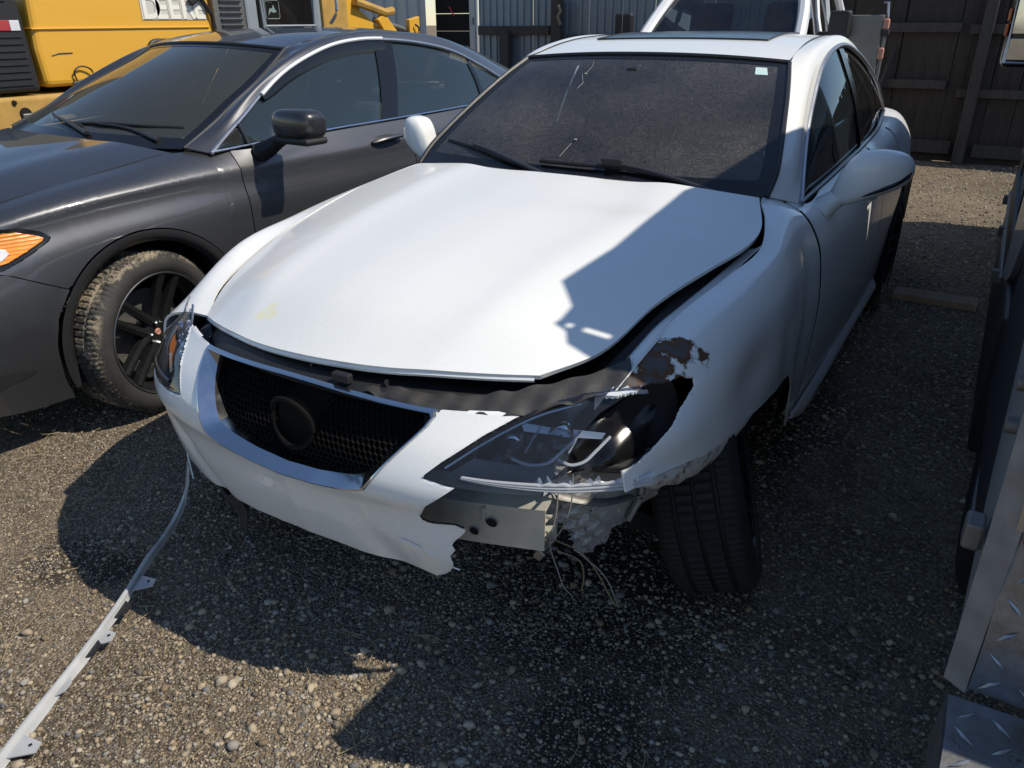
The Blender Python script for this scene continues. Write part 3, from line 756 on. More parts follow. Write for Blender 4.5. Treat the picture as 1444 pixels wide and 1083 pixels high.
wsp = dict(paint='white_paint', ws_mat='dusty_windshield', side_glass=('mid_glass', 'tinted_glass'), wb=2.73,
 ws_edge=[(.684, .572, .980), (.684, .655, 1.037), (.668, .739, 1.091), (.650, .821, 1.141), (.631, .901, 1.188), (.610, .989, 1.237), (.585, 1.084, 1.288), (.552, 1.203, 1.344)],
 ws_base_c=(0, .455, .985), ws_top_c=(0, 1.16, 1.367),
 roof_edge=[(.552, 1.207, 1.348), (.535, 1.5, 1.398), (.520, 1.9, 1.420), (.505, 2.2, 1.408), (.495, 2.40, 1.38)],
 roof_c=[(0, 1.162, 1.371), (0, 1.5, 1.413), (0, 1.9, 1.437), (0, 2.2, 1.43), (0, 2.46, 1.40)],
 rw_edge=[(.495, 2.40, 1.38), (.515, 2.68, 1.29), (.55, 3.02, 1.15), (.60, 3.36, 1.03)], rw_base_c=(0, 3.46, 1.03), rw_top_c=(0, 2.46, 1.395),
 sunroof=(7, 20, 4, 25), frit=1, trim_in='pillar_trim',
 band_in=[(.688, .568, .986), (.687, .655, 1.040), (.671, .739, 1.094), (.653, .821, 1.144), (.634, .901, 1.191), (.613, .989, 1.240), (.588, 1.084, 1.291), (.556, 1.203, 1.347), (.539, 1.5, 1.400), (.524, 1.9, 1.422), (.509, 2.2, 1.41), (.499, 2.40, 1.38), (.519, 2.68, 1.29), (.554, 3.02, 1.15), (.604, 3.36, 1.032)],
 band_out=[(.757, .72, .940), (.743, .773, .975), (.728, .83, 1.01), (.711, .90, 1.05), (.692, .98, 1.098), (.672, 1.08, 1.158), (.652, 1.20, 1.220), (.625, 1.41, 1.325), (.610, 1.70, 1.383), (.606, 1.92, 1.389), (.610, 2.22, 1.352), (.616, 2.48, 1.30), (.624, 2.72, 1.235), (.642, 3.0, 1.12), (.664, 3.13, 1.012)],
 dlo_top=[(.757, .72, .940), (.743, .773, .975), (.728, .83, 1.01), (.711, .90, 1.05), (.692, .98, 1.098), (.672, 1.08, 1.158), (.652, 1.20, 1.220), (.625, 1.41, 1.325), (.610, 1.70, 1.383), (.606, 1.92, 1.389), (.610, 2.22, 1.352), (.616, 2.48, 1.30), (.624, 2.72, 1.235), (.642, 3.0, 1.12), (.664, 3.13, 1.012)],
 dlo_belt=[(.757, .72, .940), (.766, 1.05, .957), (.772, 1.80, .994), (.735, 2.45, .993), (.664, 3.13, 1.012)],
 pairs=[(.72, .72), (1.76, 1.80), (1.86, 1.90), (2.58, 2.58), (2.62, 2.62), (3.13, 3.13)],
 side=wside, side_r=wside2, shell=(.50, 3.6, lambda y: rarch(y)), arcs=[(2.73, .37)],
 panels=[('front_fender', -.62, .644, farch, [(0, .365)]), ('front_door', .662, 1.796, lambda y: .24, []), ('rear_door', 1.804, 2.60, rarch, [(2.73, .37)]), ('rear_quarter', 2.60, 3.80, rarch, [(2.73, .37)])],
 cowl_y=.52, inw=.70, seat_mat='seat_fabric', wheel_x=.37, rvm=(1.10, 1.24), sill_paint=True, trim='satin_chrome', trim_r=.010, belt_trim='black_gloss')
greenhouse(WC, wsp)
body_sides(WC, wsp, skip={('front_fender', 1)})
interior(WC, wsp)
for sx in (1, -1): wheelwell(WC, 2.73, .33, .38, sx)
wheelwell(WC, 0, .33, .38, -1)
# crushed left front fender, torn open behind the headlight
ys = sorted(set(np.round(np.linspace(-.655, .638, 180), 4)))
FG = wside.grid(ys, 76, lip, None, 1)
yy, zz = FG[..., 1], FG[..., 2]
FG[..., 0] += -.014*np.exp(-((yy+.10)/.13)**2-((zz-.66)/.09)**2)+.005*np.exp(-((yy-.12)/.12)**2-((zz-.70)/.1)**2)-.010*np.exp(-((yy-.50)/.09)**2)*np.clip((zz-.45)/.25, 0, 1)*np.clip((.92-zz)/.1, 0, 1)+.004*np.exp(-((yy-.40)/.06)**2-((zz-.68)/.16)**2)
FG[..., 0] += .002*np.sin(yy*31+zz*17)*np.exp(-((yy-.33)/.2)**2)*np.clip((.85-zz)/.2, 0, 1)
FG[..., 0] += .010*np.sin((zz-.5)*34+yy*9)*np.exp(-((yy+.50)/.10)**2)
hole = [(-.80, .778), (-.56, .765), (-.52, .768), (-.485, .777), (-.45, .772), (-.415, .776), (-.385, .766), (-.392, .748), (-.43, .728), (-.46, .716), (-.505, .697), (-.54, .684), (-.575, .664), (-.612, .648), (-.8, .648)]
ff = cutgrid('front_fender', FG, (1, 2), None, [hole], 'white_paint_rusted', WC, .006); ff['label'] = 'dented front fender with rusty torn edge'
# hidden rail under the gap, and the fender's inner flange
fl = []
for (x, y, z) in [(.682, -.55, .772), (.700, -.40, .824), (.708, -.30, .849), (.725, -.15, .869), (.739, -.02, .884), (.751, .12, .900), (.760, .25, .913)]:
    fl.append([(x+.004, y, z+.001), (x-.012, y-.002, z-.010), (x-.038, y-.004, z-.018), (x-.045, y, z-.06)])
gridmesh('fender_flange', tensor(fl, 40, 8), 'white_paint', ff, .002, c=(.75, 0, .5))
MB().tube(smoothed([(.60, -.5, .70), (.635, -.3, .765), (.655, 0, .82), (.665, .3, .855), (.63, .5, .87)], 20), .045, 8).build('inner_fender_rail', 'black_plastic', WC, True)
# rusty lip hanging under the fender edge
LP = []
for y, d_ in [(-.61, .016), (-.55, .034), (-.46, .050), (-.36, .056), (-.27, .052), (-.18, .040), (-.11, .024), (-.06, .004)]:
    x = wside.x(max(y, -.65), lip(y)+.01)-.003; z = lip(y)+.004
    LP.append([(x, y, z), (x+.001, y, z-d_*.5), (x-.010, y-.004, z-d_)])
LPG = tensor(LP, 60, 9); LPG[..., 2] += (.003*np.sin(np.arange(60)*.7)*(np.arange(9)/8)[None].T).T
gridmesh('fender_lip', LPG, 'rusty_white', ff, .003, c=(.6, -.3, .7))
# bonnet
hr = [((-.667, .545, .984), (.667, .545, .984), .033, -.105), ((-.733, .30, .938), (.741, .30, .938), .052, -.075), ((-.728, .16, .915), (.742, .15, .927), .058, -.062), ((-.717, .02, .892), (.702, .0, .905), .062, -.055), ((-.682, -.27, .832), (.647, -.24, .868), .066, -.08), ((-.628, -.48, .775), (.604, -.475, .812), .062, -.115), ((-.545, -.622, .738), (.527, -.60, .790), .013, -.142)]
ctl = []
for L, R_, cr_, fw in hr:
    row = []
    for f_ in np.linspace(0, 1, 15):
        q = abs(2*f_-1); p = np.array(L)*(1-f_)+np.array(R_)*f_
        p[2] += cr_*(1-q**2.8)+(.006*math.exp(-((q-.60)/.13)**2)-.004*math.exp(-((q-.36)/.16)**2))*(1 if cr_ > .02 else .3)
        p[1] += fw*(1-q*q); row.append(p)
    ctl.append(row)
HG = tensor(ctl, 90, 80)
hood = gridmesh('hood', HG, 'white_paint', WC, .012, c=(0, 0, -1))
# folded under-edge of the bonnet
edge = [HG[-1, j]+np.array((0, .006, -.012)) for j in range(0, 80, 3)]
MB().tube(edge, .007, 6).build('hood_edge', 'white_paint', hood, True)
# boot lid, rear bumper
bl = [[(-.60, 3.37, 1.030), (0, 3.46, 1.045), (.60, 3.37, 1.030)], [(-.60, 3.6, 1.03), (0, 3.65, 1.05), (.60, 3.6, 1.03)], [(-.56, 3.78, 1.0), (0, 3.84, 1.02), (.56, 3.78, 1.0)], [(-.58, 3.83, .8), (0, 3.89, .8), (.58, 3.83, .8)]]
gridmesh('trunk_lid', tensor(bl, 20, 20), 'white_paint', WC, .008)
rb = [[(-.79, 3.55, .72), (-.72, 3.80, .74), (0, 3.90, .76), (.72, 3.80, .74), (.79, 3.55, .72)], [(-.82, 3.5, .5), (-.76, 3.84, .5), (0, 3.96, .5), (.76, 3.84, .5), (.82, 3.5, .5)], [(-.78, 3.5, .28), (-.72, 3.80, .28), (0, 3.90, .28), (.72, 3.80, .28), (.78, 3.5, .28)]]
gridmesh('rear_bumper', tensor(rb, 16, 40), 'white_plastic_paint', WC, .005)
MB().box((.835, 3.32, .52), (.03, .30, .34), rz=-.1).build('torn_bumper_corner', 'black_plastic', WC, bev=.012)
MB().box((0, 3.2, .6), (1.1, 1.0, .5)).build('trunk_interior', 'dark_void', WC)
# rocker sill cover
for sx in (1, -1):
    RS = [[(sx*.866, .56, .27), (sx*.868, .56, .262), (sx*.866, .56, .25), (sx*.855, .57, .245)]]+[[(sx*.868, y, .27), (sx*(.872+.012*min(1, (y-.6)*3)), y, .235), (sx*.872, y, .19), (sx*.80, y, .17)] for y in (.75, 1.0, 1.6, 2.32)]
    gridmesh('sill_cover', tensor(RS, 20, 10), 'white_paint', WC, .004)

# ---------------- nose: bumper cover
bx = [0, .25, .40, .55, .70, .78, .84, .88]; bz = [.20, .30, .42, .525, .562, .66, .73, .79]
by = [[-.775, -.765, -.74, -.70, -.64, -.57, -.48, -.37], [-.825, -.815, -.79, -.745, -.672, -.595, -.50, -.385], [-.868, -.854, -.830, -.783, -.693, -.607, -.507, -.388], [-.893, -.878, -.853, -.804, -.708, -.618, -.516, -.397], [-.908, -.893, -.866, -.815, -.714, -.624, -.522, -.402], [-.872, -.857, -.827, -.768, -.667, -.582, -.48, -.36], [-.800, -.788, -.752, -.680, -.578, -.49, -.40, -.30], [-.735, -.725, -.685, -.615, -.515, -.43, -.35, -.25]]
by = np.array(by)
def bump_y(x, z):
    c_ = herm(bz, by, np.atleast_1d(z)); out = []
    for i, xx in enumerate(np.atleast_1d(abs(x))): out.append(float(herm(bx, c_[i], [xx])[0]))
    return np.array(out)
def bump_grid(x0, x1, nx, z0, z1, nz):
    xs = np.linspace(x0, x1, nx); zs = np.linspace(z0, z1, nz); c_ = herm(bz, by, zs)
    Y = np.array([herm(bx, c_[i], np.abs(xs)) for i in range(nz)]).T
    X, Z = np.meshgrid(xs, zs, indexing='ij'); return np.stack([X, Y, Z], -1)
gr_out = [(-.372, .733), (-.2, .738), (0, .740), (.2, .738), (.372, .733), (.36, .705), (.30, .63), (.256, .568), (.20, .554), (.1, .538), (0, .533), (-.1, .538), (-.20, .554), (-.256, .568), (-.30, .63), (-.36, .705)]
hl_poly = [(.385, .622), (.42, .655), (.48, .702), (.545, .742), (.60, .768), (.68, .785), (.78, .79), (.9, .79), (.9, .60), (.76, .605), (.68, .600), (.60, .602), (.52, .607), (.45, .612)]
hl_polym = [(-x, z) for x, z in hl_poly]
tear = [(.380, .333), (.392, .340), (.408, .352), (.422, .366), (.434, .386), (.437, .402), (.431, .416), (.440, .430), (.447, .440), (.441, .455), (.449, .468), (.464, .484), (.474, .498), (.474, .507), (.455, .514), (.425, .511), (.40, .507), (.372, .516), (.385, .535), (.40, .56), (.43, .585), (.46, .611), (.5, .66), (.99, .66), (.99, .1), (.380, .1)]
top_cut = [(-.95, .9), (-.95, .75), (-.60, .75), (-.53, .732), (-.50, .737), (-.376, .735), (-.36, .729), (0, .734), (.36, .729), (.376, .735), (.50, .737), (.53, .732), (.60, .75), (.95, .75), (.95, .9)]
zlow = [(-.95, .10), (-.95, .25), (-.80, .255), (-.6, .285), (-.33, .312), (0, .330), (.2, .336), (.36, .333), (.40, .33), (.40, .1)]
# one corner of the cover hangs in a crease below the right lamp
BGd = bump_grid(-.88, .56, 250, .20, .79, 110)
X_, Z_ = BGd[..., 0], BGd[..., 2]
BGd[..., 1] += .010*np.exp(-((X_-.22-.5*(.45-Z_))/.05)**2)*np.clip((.5-Z_)/.15, 0, 1)
BGd[..., 1] += .012*np.exp(-((X_+.42+.6*(Z_-.40))/.045)**2)*np.clip((.56-Z_)/.1, 0, 1)
BGd[..., 1] -= .010*np.clip((X_-.33)/.08, 0, 1)*np.clip((.5-Z_)/.1, 0, 1)
bc = cutgrid('front_bumper', BGd, (0, 2), None, [gr_out, hl_poly, hl_polym, tear, top_cut, zlow], 'white_plastic_paint', WC, 0, c=(0, .5, .5)); solid(bc, .005, -1, 'black_plastic'); bc['label'] = 'torn and creased bumper cover ending in a ragged break'
# square tow-hook hole, emblem-shaped chip
def on_bump(x, z, d_=0): return np.array((x, float(bump_y(x, z)[0])-d_, z))
q = [on_bump(-.735+a*.018, .60+b_*.016, .0015) for a, b_ in ((-1, -1), (1, -1), (1, 1), (-1, 1))]
raw('washer_hole', q, [(0, 1, 2, 3)], 'dark_void', bc)
# chrome grille surround: outer ring to inner opening, recessed
gr_in = [(-.335, .714), (-.2, .720), (0, .722), (.2, .720), (.335, .714), (.326, .700), (.280, .64), (.243, .592), (.20, .577), (.1, .560), (0, .555), (-.1, .560), (-.20, .577), (-.243, .592), (-.280, .64), (-.326, .700)]
def ring(pl, dy, n=96):
    P = np.array(list(pl)+[pl[0]], float); t = np.linspace(0, 1, n); ck = chord(P)
    Q = np.stack([np.interp(t, ck, P[:, 0]), np.interp(t, ck, P[:, 1])], 1)
    return np.array([on_bump(x, z, dy) for x, z in Q])
def rmix(k2): return [((a_[0]*(1-k2)+b_[0]*k2), (a_[1]*(1-k2)+b_[1]*k2)) for a_, b_ in zip(gr_out, gr_in)]
r0, r1, r2, r3, r4 = ring(gr_out, -.004), ring(rmix(.08), .006), ring(rmix(.22), .006), ring(rmix(1.0), -.034), ring(gr_in, -.085)
gs = gridmesh('grille_surround', np.stack([r0, r1, r2, r3, r4], 1), 'chrome', WC, c=(0, .3, .62)); gs.data.set_sharp_from_angle(angle=math.radians(24))
# honeycomb mesh behind the opening
b = MB(); inp = np.array(gr_in)*1.0
s_ = .0086
for i in range(-48, 49):
    for j in range(0, 29):
        cx_, cz_ = i*s_*1.732+(s_*.866 if j % 2 else 0), .545+j*s_*1.5
        if not inpoly(np.array([cx_]), np.array([cz_]), [(x*1.03, (z-.64)*1.12+.64) for x, z in gr_in])[0]: continue
        if (cx_/.068)**2+((cz_-.645)/.066)**2 < 1: continue
        p = [on_bump(cx_+s_*math.cos(a), cz_+s_*math.sin(a), -.062) for a in (PI/6, PI/2, 5*PI/6, 7*PI/6)]
        for a_, c_ in zip(p[:-1], p[1:]):
            d0 = np.array((0, .014, 0)); n_ = np.cross(c_-a_, d0); n_ = n_/np.linalg.norm(n_)*.0009
            b.add([a_+n_, a_-n_, c_-n_, c_+n_, a_+n_+d0, a_-n_+d0, c_-n_+d0, c_+n_+d0], [(0, 1, 2, 3), (0, 4, 5, 1), (2, 6, 7, 3), (0, 3, 7, 4), (1, 5, 6, 2)])
gm = b.build('grille_mesh', 'grille_black', gs, fix=False)
pl = [on_bump(x*1.04, (z-.64)*1.1+.64, -.095) for x, z in gr_in]
raw('grille_backing', pl, [tuple(range(len(pl)))], 'dark_void', gs)
ctr = on_bump(0, .645, -.030)
b = MB(); b.tube([ctr+np.array((.064*math.cos(a), .012*math.cos(a)**2, .062*math.sin(a))) for a in np.linspace(0, 2*PI, 41)], .006, 8); b.build('emblem_ring', 'grille_black', gs, True)
b = MB(); b.add([ctr+np.array((.060*math.cos(a), .028, .058*math.sin(a))) for a in np.linspace(0, 2*PI, 33)[:-1]], [tuple(range(32))]); b.build('emblem_recess', 'grille_black', gs)
# black radiator cover between bonnet and grille
rc = [[(-.54, -.50, .715), (-.33, -.60, .742), (0, -.64, .748), (.33, -.60, .742), (.54, -.50, .738)], [(-.54, -.595, .712), (-.35, -.705, .734), (0, -.755, .740), (.35, -.705, .734), (.54, -.595, .728)], [(-.54, -.625, .69), (-.36, -.735, .712), (0, -.79, .722), (.36, -.735, .712), (.54, -.625, .70)]]
rcv = gridmesh('radiator_cover', tensor(rc, 14, 50), 'black_plastic', WC, .004, c=(0, -.3, .5))
MB().box((0, -.33, .55), (1.02, .50, .30)).build('engine_bay', 'dark_void', WC)
MB().box((.10, -.765, .752), (.05, .02, .022), rz=.05).build('hood_latch', 'black_plastic', rcv, bev=.004)
for x in (-.22, -.02, .2): MB().lathe_x([(0, .008), (.006, .008), (.006, .001)], 12).build('cover_clip', 'black_trim', rcv).location = (x, -.70-.04*(1-(x/.4)**2), .748)
# torn plastic flap over the smashed lamp
tf = [[(.16, -.735, .742), (.30, -.715, .742), (.42, -.672, .748), (.50, -.630, .765), (.575, -.565, .778), (.640, -.49, .792), (.668, -.44, .808)],
      [(.16, -.752, .738), (.31, -.742, .737), (.44, -.706, .740), (.53, -.655, .752), (.61, -.58, .772), (.665, -.52, .782), (.69, -.48, .795)],
      [(.16, -.765, .730), (.33, -.765, .728), (.46, -.725, .732), (.53, -.690, .737), (.60, -.635, .752), (.66, -.58, .763), (.70, -.525, .775)]]
TG = tensor(tf, 12, 70); TG[..., 2] += .0025*np.sin(TG[..., 0]*40+TG[..., 1]*63)+.002*np.sin(TG[..., 0]*113); TG[-2:, :, 2] += .004*np.sin(np.arange(70)*.41+2*np.sin(np.arange(70)*.23))[None]
gridmesh('torn_splash_shield', TG, 'torn_black_plastic', WC, .003, c=(.3, -.3, .5))
# ---------------- headlights
def headlight(sx, broken):
    mir = np.array([sx, 1, 1.])
    P = hl_poly
    xs = np.linspace(.38, .84, 120)
    base = bump_grid(.38, .84, 120, .585, .80, 60)
    keep = [(.388, .624), (.42, .652), (.48, .698), (.545, .737), (.60, .762), (.68, .778), (.74, .78)]
    if not broken: keep = keep[:3]+[(.545, .730), (.60, .742), (.68, .746), (.74, .745)]
    keep += [(.70, .755), (.672, .735), (.655, .705), (.65, .67), (.66, .64), (.72, .612)] if broken else [(.78, .735), (.79, .69), (.76, .62)]
    keep += [(.68, .606), (.60, .607), (.52, .611), (.45, .615)]
    hl = cutgrid('headlight', base*mir, (0, 2), [(sx*x, z) for x, z in keep], [], 'clear_lens', WC, 0, c=(0, .5, .6))
    hl['label'] = 'smashed headlight with its outer lens broken away' if broken else 'intact dark headlight'
    inner = base.copy(); inner[..., 1] += .075; inner[..., 0] = .40+(inner[..., 0]-.38)*.80
    inner[..., 1] += .02*np.sin(inner[..., 0]*60)*np.cos(inner[..., 2]*50)
    cutgrid('lamp_bowl', inner*mir, (0, 2), [(sx*x, z) for x, z in [(.40, .626), (.46, .68), (.56, .735), (.64, .76), (.74, .765), (.74, .61), (.60, .605)]], [], 'black_gloss', hl, .004, c=(0, .5, .6))
    inr = [[on_bump(x, z, d_)*mir for x, z, d_ in ((.43, .628, -.004), (.52, .621, -.006), (.62, .614, -.008))], [on_bump(x, z, d_)*mir for x, z, d_ in ((.47, .655, -.030), (.55, .645, -.040), (.64, .64, -.045))]]
    gridmesh('lamp_shelf', tensor(inr, 5, 16), 'dull_metal' if broken else 'black_gloss', hl)
    edg = [on_bump(x, z, -.012)*mir for x, z in ((.425, .640), (.49, .690), (.56, .728), (.63, .748))]
    MB().tube(smoothed(edg, 16), .0035, 6).build('lamp_inner_edge', 'satin_chrome', hl, True)
    for hk in ([(.572, .712), (.566, .672), (.545, .664), (.575, .655), (.612, .656), (.632, .675), (.65, .702)], [(.648, .704), (.644, .672), (.63, .662), (.655, .652), (.675, .655), (.69, .672), (.704, .692)]):
        pts = [on_bump(x, z, -.016) for x, z in hk]
        MB().tube([np.array(p)*mir for p in smoothed(pts[:2], 6)], .0022, 6).build('light_guide', 'scratched_lens', hl, True)
        MB().tube([np.array(p)*mir for p in smoothed(pts[2:], 18)], .0036, 6).build('light_guide', 'scratched_lens', hl, True)
        fin = [on_bump(hk[0][0]-.04, hk[0][1]+.004, -.02)*mir, on_bump(hk[0][0]+.045, hk[0][1]-.006, -.018)*mir, on_bump(hk[0][0]+.04, hk[0][1]-.018, -.03)*mir, on_bump(hk[0][0]-.03, hk[0][1]-.012, -.03)*mir]
        raw('lamp_fin', fin, [(0, 1, 2, 3)], 'satin_chrome' if broken else 'black_trim', hl)
    for x0, z0, r_ in ((.535, .675, .024), (.615, .69, .026)):
        o = MB().lathe_x([(.004, .001), (.002, r_*.5), (-.006, r_*.9)], 28).build('projector', 'clear_lens', hl, True)
        p = on_bump(x0, z0, -.030)*mir; o.location = p; o.rotation_euler = (0, 0, -PI/2+.35*sx)
        q_ = MB().lathe_x([(-.004, r_*.9), (.003, r_*1.02), (-.004, r_*1.12), (-.03, r_*1.1)], 28).build('projector_ring', 'chrome', hl, True); q_.location = p; q_.rotation_euler = (0, 0, -PI/2+.35*sx)
    S_ = []
    for x in np.linspace(.47, .80, 60):
        f_ = (x-.47)/.33; zc_ = .633-.026*f_; hw_ = .0025+.009*f_; row = []
        for a_, d_ in ((1, .001), (.8, .006), (.45, .0065), (.35, .003), (.2, .0065), (-.2, .0065), (-.35, .003), (-.5, .006), (-.85, .005), (-1, .0)): row.append(on_bump(x, zc_+hw_*a_*1.1+(.0012*math.sin(x*90)+.0015*math.sin(x*231) if broken and a_ > .7 and x > .62 else 0), d_))
        S_.append(row)
    gridmesh('daylight_strip', np.array(S_)*mir, 'scratched_lens' if broken else 'black_gloss', hl, c=(0, .5, .6))
    return hl
h1 = headlight(1, True); h0 = headlight(-1, False)
MB().box((-.68, -.53, .745), (.02, .03, .025)).build('amber_bulb', 'orange_plastic', h0, bev=.008)
rs_ = random.Random(3)
for x in (.615, .633, .668, .70, .712, .745, .77):   # splinters of lens left along the strip
    p = on_bump(x, .644-.026*(x-.47)/.33, .004); h_ = rs_.uniform(.005, .016); w2 = rs_.uniform(.005, .013); t2 = rs_.uniform(-.008, .008)
    raw('lens_splinter', [p+np.array((-w2, 0, -.004)), p+np.array((w2, .002, -.004)), p+np.array((w2*.5+t2, .005, h_*.6)), p+np.array((t2, .006, h_))], [(0, 1, 2, 3)], 'scratched_lens', h1)
# strip of clear lens cap bent over the hole
gl = [[(.655, -.585, .772), (.70, -.56, .780), (.745, -.52, .776)], [(.655, -.592, .768), (.705, -.567, .775), (.75, -.525, .771)]]
gridmesh('lens_fragment', tensor(gl, 5, 14), 'clear_lens', h1, .003)
# dark lamp housing behind the broken end
hb = [[(.64, -.52, .765), (.70, -.48, .770), (.76, -.42, .768)], [(.65, -.50, .69), (.71, -.45, .69), (.775, -.40, .70)], [(.64, -.53, .61), (.70, -.49, .61), (.77, -.44, .61)]]
gridmesh('lamp_housing', tensor(hb, 14, 14), 'black_plastic', h1, .004)
MB().box((.60, -.575, .595), (.36, .10, .022), rz=.45).build('lamp_bracket', 'torn_black_plastic', h1, bev=.006)
# black foam over the impact beam
fo = [[(.385, -.775, .622), (.48, -.73, .614), (.58, -.66, .610)], [(.38, -.755, .600), (.475, -.715, .594), (.575, -.65, .592)], [(.375, -.72, .580), (.47, -.69, .578), (.57, -.63, .578)]]
gridmesh('bumper_foam', tensor(fo, 10, 24), 'torn_black_plastic', WC, .02, c=(.4, -.5, .5))
# ---------------- aluminium impact beam: hollow two-cell section
def beam():
    n_ = 30; b = MB(); V = []
    zc_ = [.545, .43]
    path = [(-.50+1.10*i/(n_-1)) for i in range(n_)]
    def by_(x): return -.745+.045*(x/.60)**2
    def bz_(x): return .045*np.clip((x-.30)/.31, -1, 1)
    prof = [(0, .478), (-.003, .372), (.055, .366), (.070, .512)]
    rows = []
    for x in path: rows.append([(x, by_(x)+d_, z+bz_(x)) for d_, z in prof+[prof[0]]])
    o = gridmesh('impact_beam', np.array(rows), 'beam_metal', WC, .004, c=(0, -.70, .47))
    # cell webs seen at the cut end
    x = path[-1]; y = by_(x); dz = bz_(x)
    for z in (.41, .445): MB().box((x-.05, y+.028, z+dz), (.098, .052, .004)).build('beam_web', 'beam_metal', o)
    for (hx, hz, hr_) in ((.475, .435, .014), (.43, .405, .012)):
        q = [(hx+hr_*math.cos(a), by_(hx+hr_*math.cos(a))-.0085, hz+hr_*.8*math.sin(a)+bz_(hx)) for a in np.linspace(0, 2*PI, 20)[:-1]]
        raw('beam_hole', q, [tuple(range(19))], 'dark_void', o)
    MB().box((.455, by_(.455)-.006, .475), (.006, .008, .04), rz=.1).build('beam_rib', 'beam_metal', o)
    raw('chip', [(0, 0, 0)], [], 'dark_void', o) if False else None
    return o
beam()
# loose cover chips at the break
b = MB()
for i, (x, z) in enumerate([(.345, .425), (.40, .405), (.425, .375)]):
    p0, p1 = on_bump(x-.03, z+.012, .004), on_bump(x+.02, z, .006)
    b.tube([p0, (p0+p1)/2+np.array((0, -.004, .004)), p1], .0022, 5)
b.build('paint_splinter', 'white_plastic_paint', bc, True)
# mangled liner hanging below the lamp
ln = [[(.575, -.67, .565), (.63, -.63, .60), (.69, -.55, .61), (.74, -.46, .605), (.78, -.38, .59)],
      [(.575, -.66, .50), (.63, -.62, .53), (.69, -.55, .52), (.73, -.46, .54), (.77, -.38, .54)],
      [(.60, -.63, .45), (.635, -.62, .45), (.68, -.58, .455), (.715, -.50, .475), (.75, -.42, .50)],
      [(.625, -.59, .38), (.645, -.60, .365), (.672, -.58, .385), (.70, -.53, .42), (.735, -.46, .455)]]
LG = tensor(ln, 40, 50); LG[..., 2] = .60+(LG[..., 2]-.60)*1.08; LG[..., 0] = .66+(LG[..., 0]-.66)*1.06; LG[..., 1] -= .012
nzv = np.abs(np.sin(LG[..., 0]*75+LG[..., 2]*60))*.014+np.abs(np.sin(LG[..., 1]*110-LG[..., 2]*90))*.012+rng.normal(0, .0022, LG.shape[:2])
LG[..., 1] += nzv; LG[..., 0] += nzv*.6
cutgrid('torn_wheel_liner', LG, (0, 2), None, [[(.60, .25), (.632, .37), (.645, .352), (.655, .375), (.668, .365), (.675, .40), (.69, .385), (.70, .43), (.72, .425), (.735, .46), (.80, .48), (.80, .25)]], 'foil_grey', WC, .003, c=(.6, 0, .5), smooth=False)
MB().tube(smoothed([(.575, -.665, .545), (.62, -.64, .53), (.68, -.585, .505), (.73, -.52, .50)], 16), [.020, .020, .019, .018, .018, .017, .016, .016, .015, .014, .014, .013, .012, .012, .011, .010], 8, flat=.5).build('crushed_bracket', 'dull_metal', WC, True)
MB().box((.72, -.44, .525), (.16, .05, .012), rz=.9, rx=.5).build('bent_strut', 'rusty_white', WC, bev=.003)
MB().box((.60, -.40, .52), (.10, .22, .12), rz=.2).build('frame_rail', 'dark_void', WC, bev=.01)
ln2 = [[(.60, -.60, .60), (.66, -.55, .61), (.72, -.46, .60)], [(.60, -.58, .53), (.67, -.54, .54), (.74, -.44, .55)], [(.62, -.56, .47), (.68, -.53, .47), (.75, -.42, .51)]]
L2 = tensor(ln2, 30, 34); q2 = np.abs(np.sin(L2[..., 0]*130+L2[..., 2]*40))*.012+rng.normal(0, .002, L2.shape[:2]); L2[..., 1] += q2
gridmesh('crumpled_inner_panel', L2, 'foil_grey', WC, .003, c=(.6, 0, .5), smooth=False)
for P_, r_, m_ in (([(.73, -.49, .58), (.74, -.50, .50), (.725, -.53, .44)], .009, 'dull_metal'),):
    MB().tube(smoothed(P_, 14), r_, 6).build('hanging_hose', m_, WC, True)
for i, (P_, m_) in enumerate([([(.61, -.655, .60), (.615, -.68, .50), (.608, -.69, .43), (.622, -.68, .36), (.640, -.67, .30), (.652, -.655, .275)], 'wire_white'),
    ([(.605, -.66, .42), (.66, -.64, .395), (.70, -.63, .345), (.735, -.63, .29), (.748, -.625, .265)], 'wire_tan'),
    ([(.64, -.65, .60), (.645, -.665, .54), (.63, -.68, .47), (.60, -.69, .42), (.575, -.68, .385)], 'wire_white'),
    ([(.62, -.68, .41), (.67, -.66, .385), (.68, -.66, .34), (.672, -.655, .30)], 'wire_tan'),
    ([(.66, -.64, .39), (.715, -.625, .34), (.752, -.62, .262)], 'wire_white')]):
    MB().tube(smoothed(P_, 22), .0017, 6).build('wire', m_, WC, True)
MB().box((.578, -.682, .385), (.022, .014, .03), ry=.6).build('wire_plug', 'steel', WC, bev=.003)
# ---------------- wheels
wheel(WC, (.765, -.06, .318), .318, .215, .22, 1, .30, rmat='rim_black', camber=-.27)
wheel(WC, (-.76, 0, .325), .325, .225, .225, -1, -.06, detail=False)
for sx in (1, -1): wheel(WC, (sx*.77, 2.73, .325), .325, .235, .225, sx)
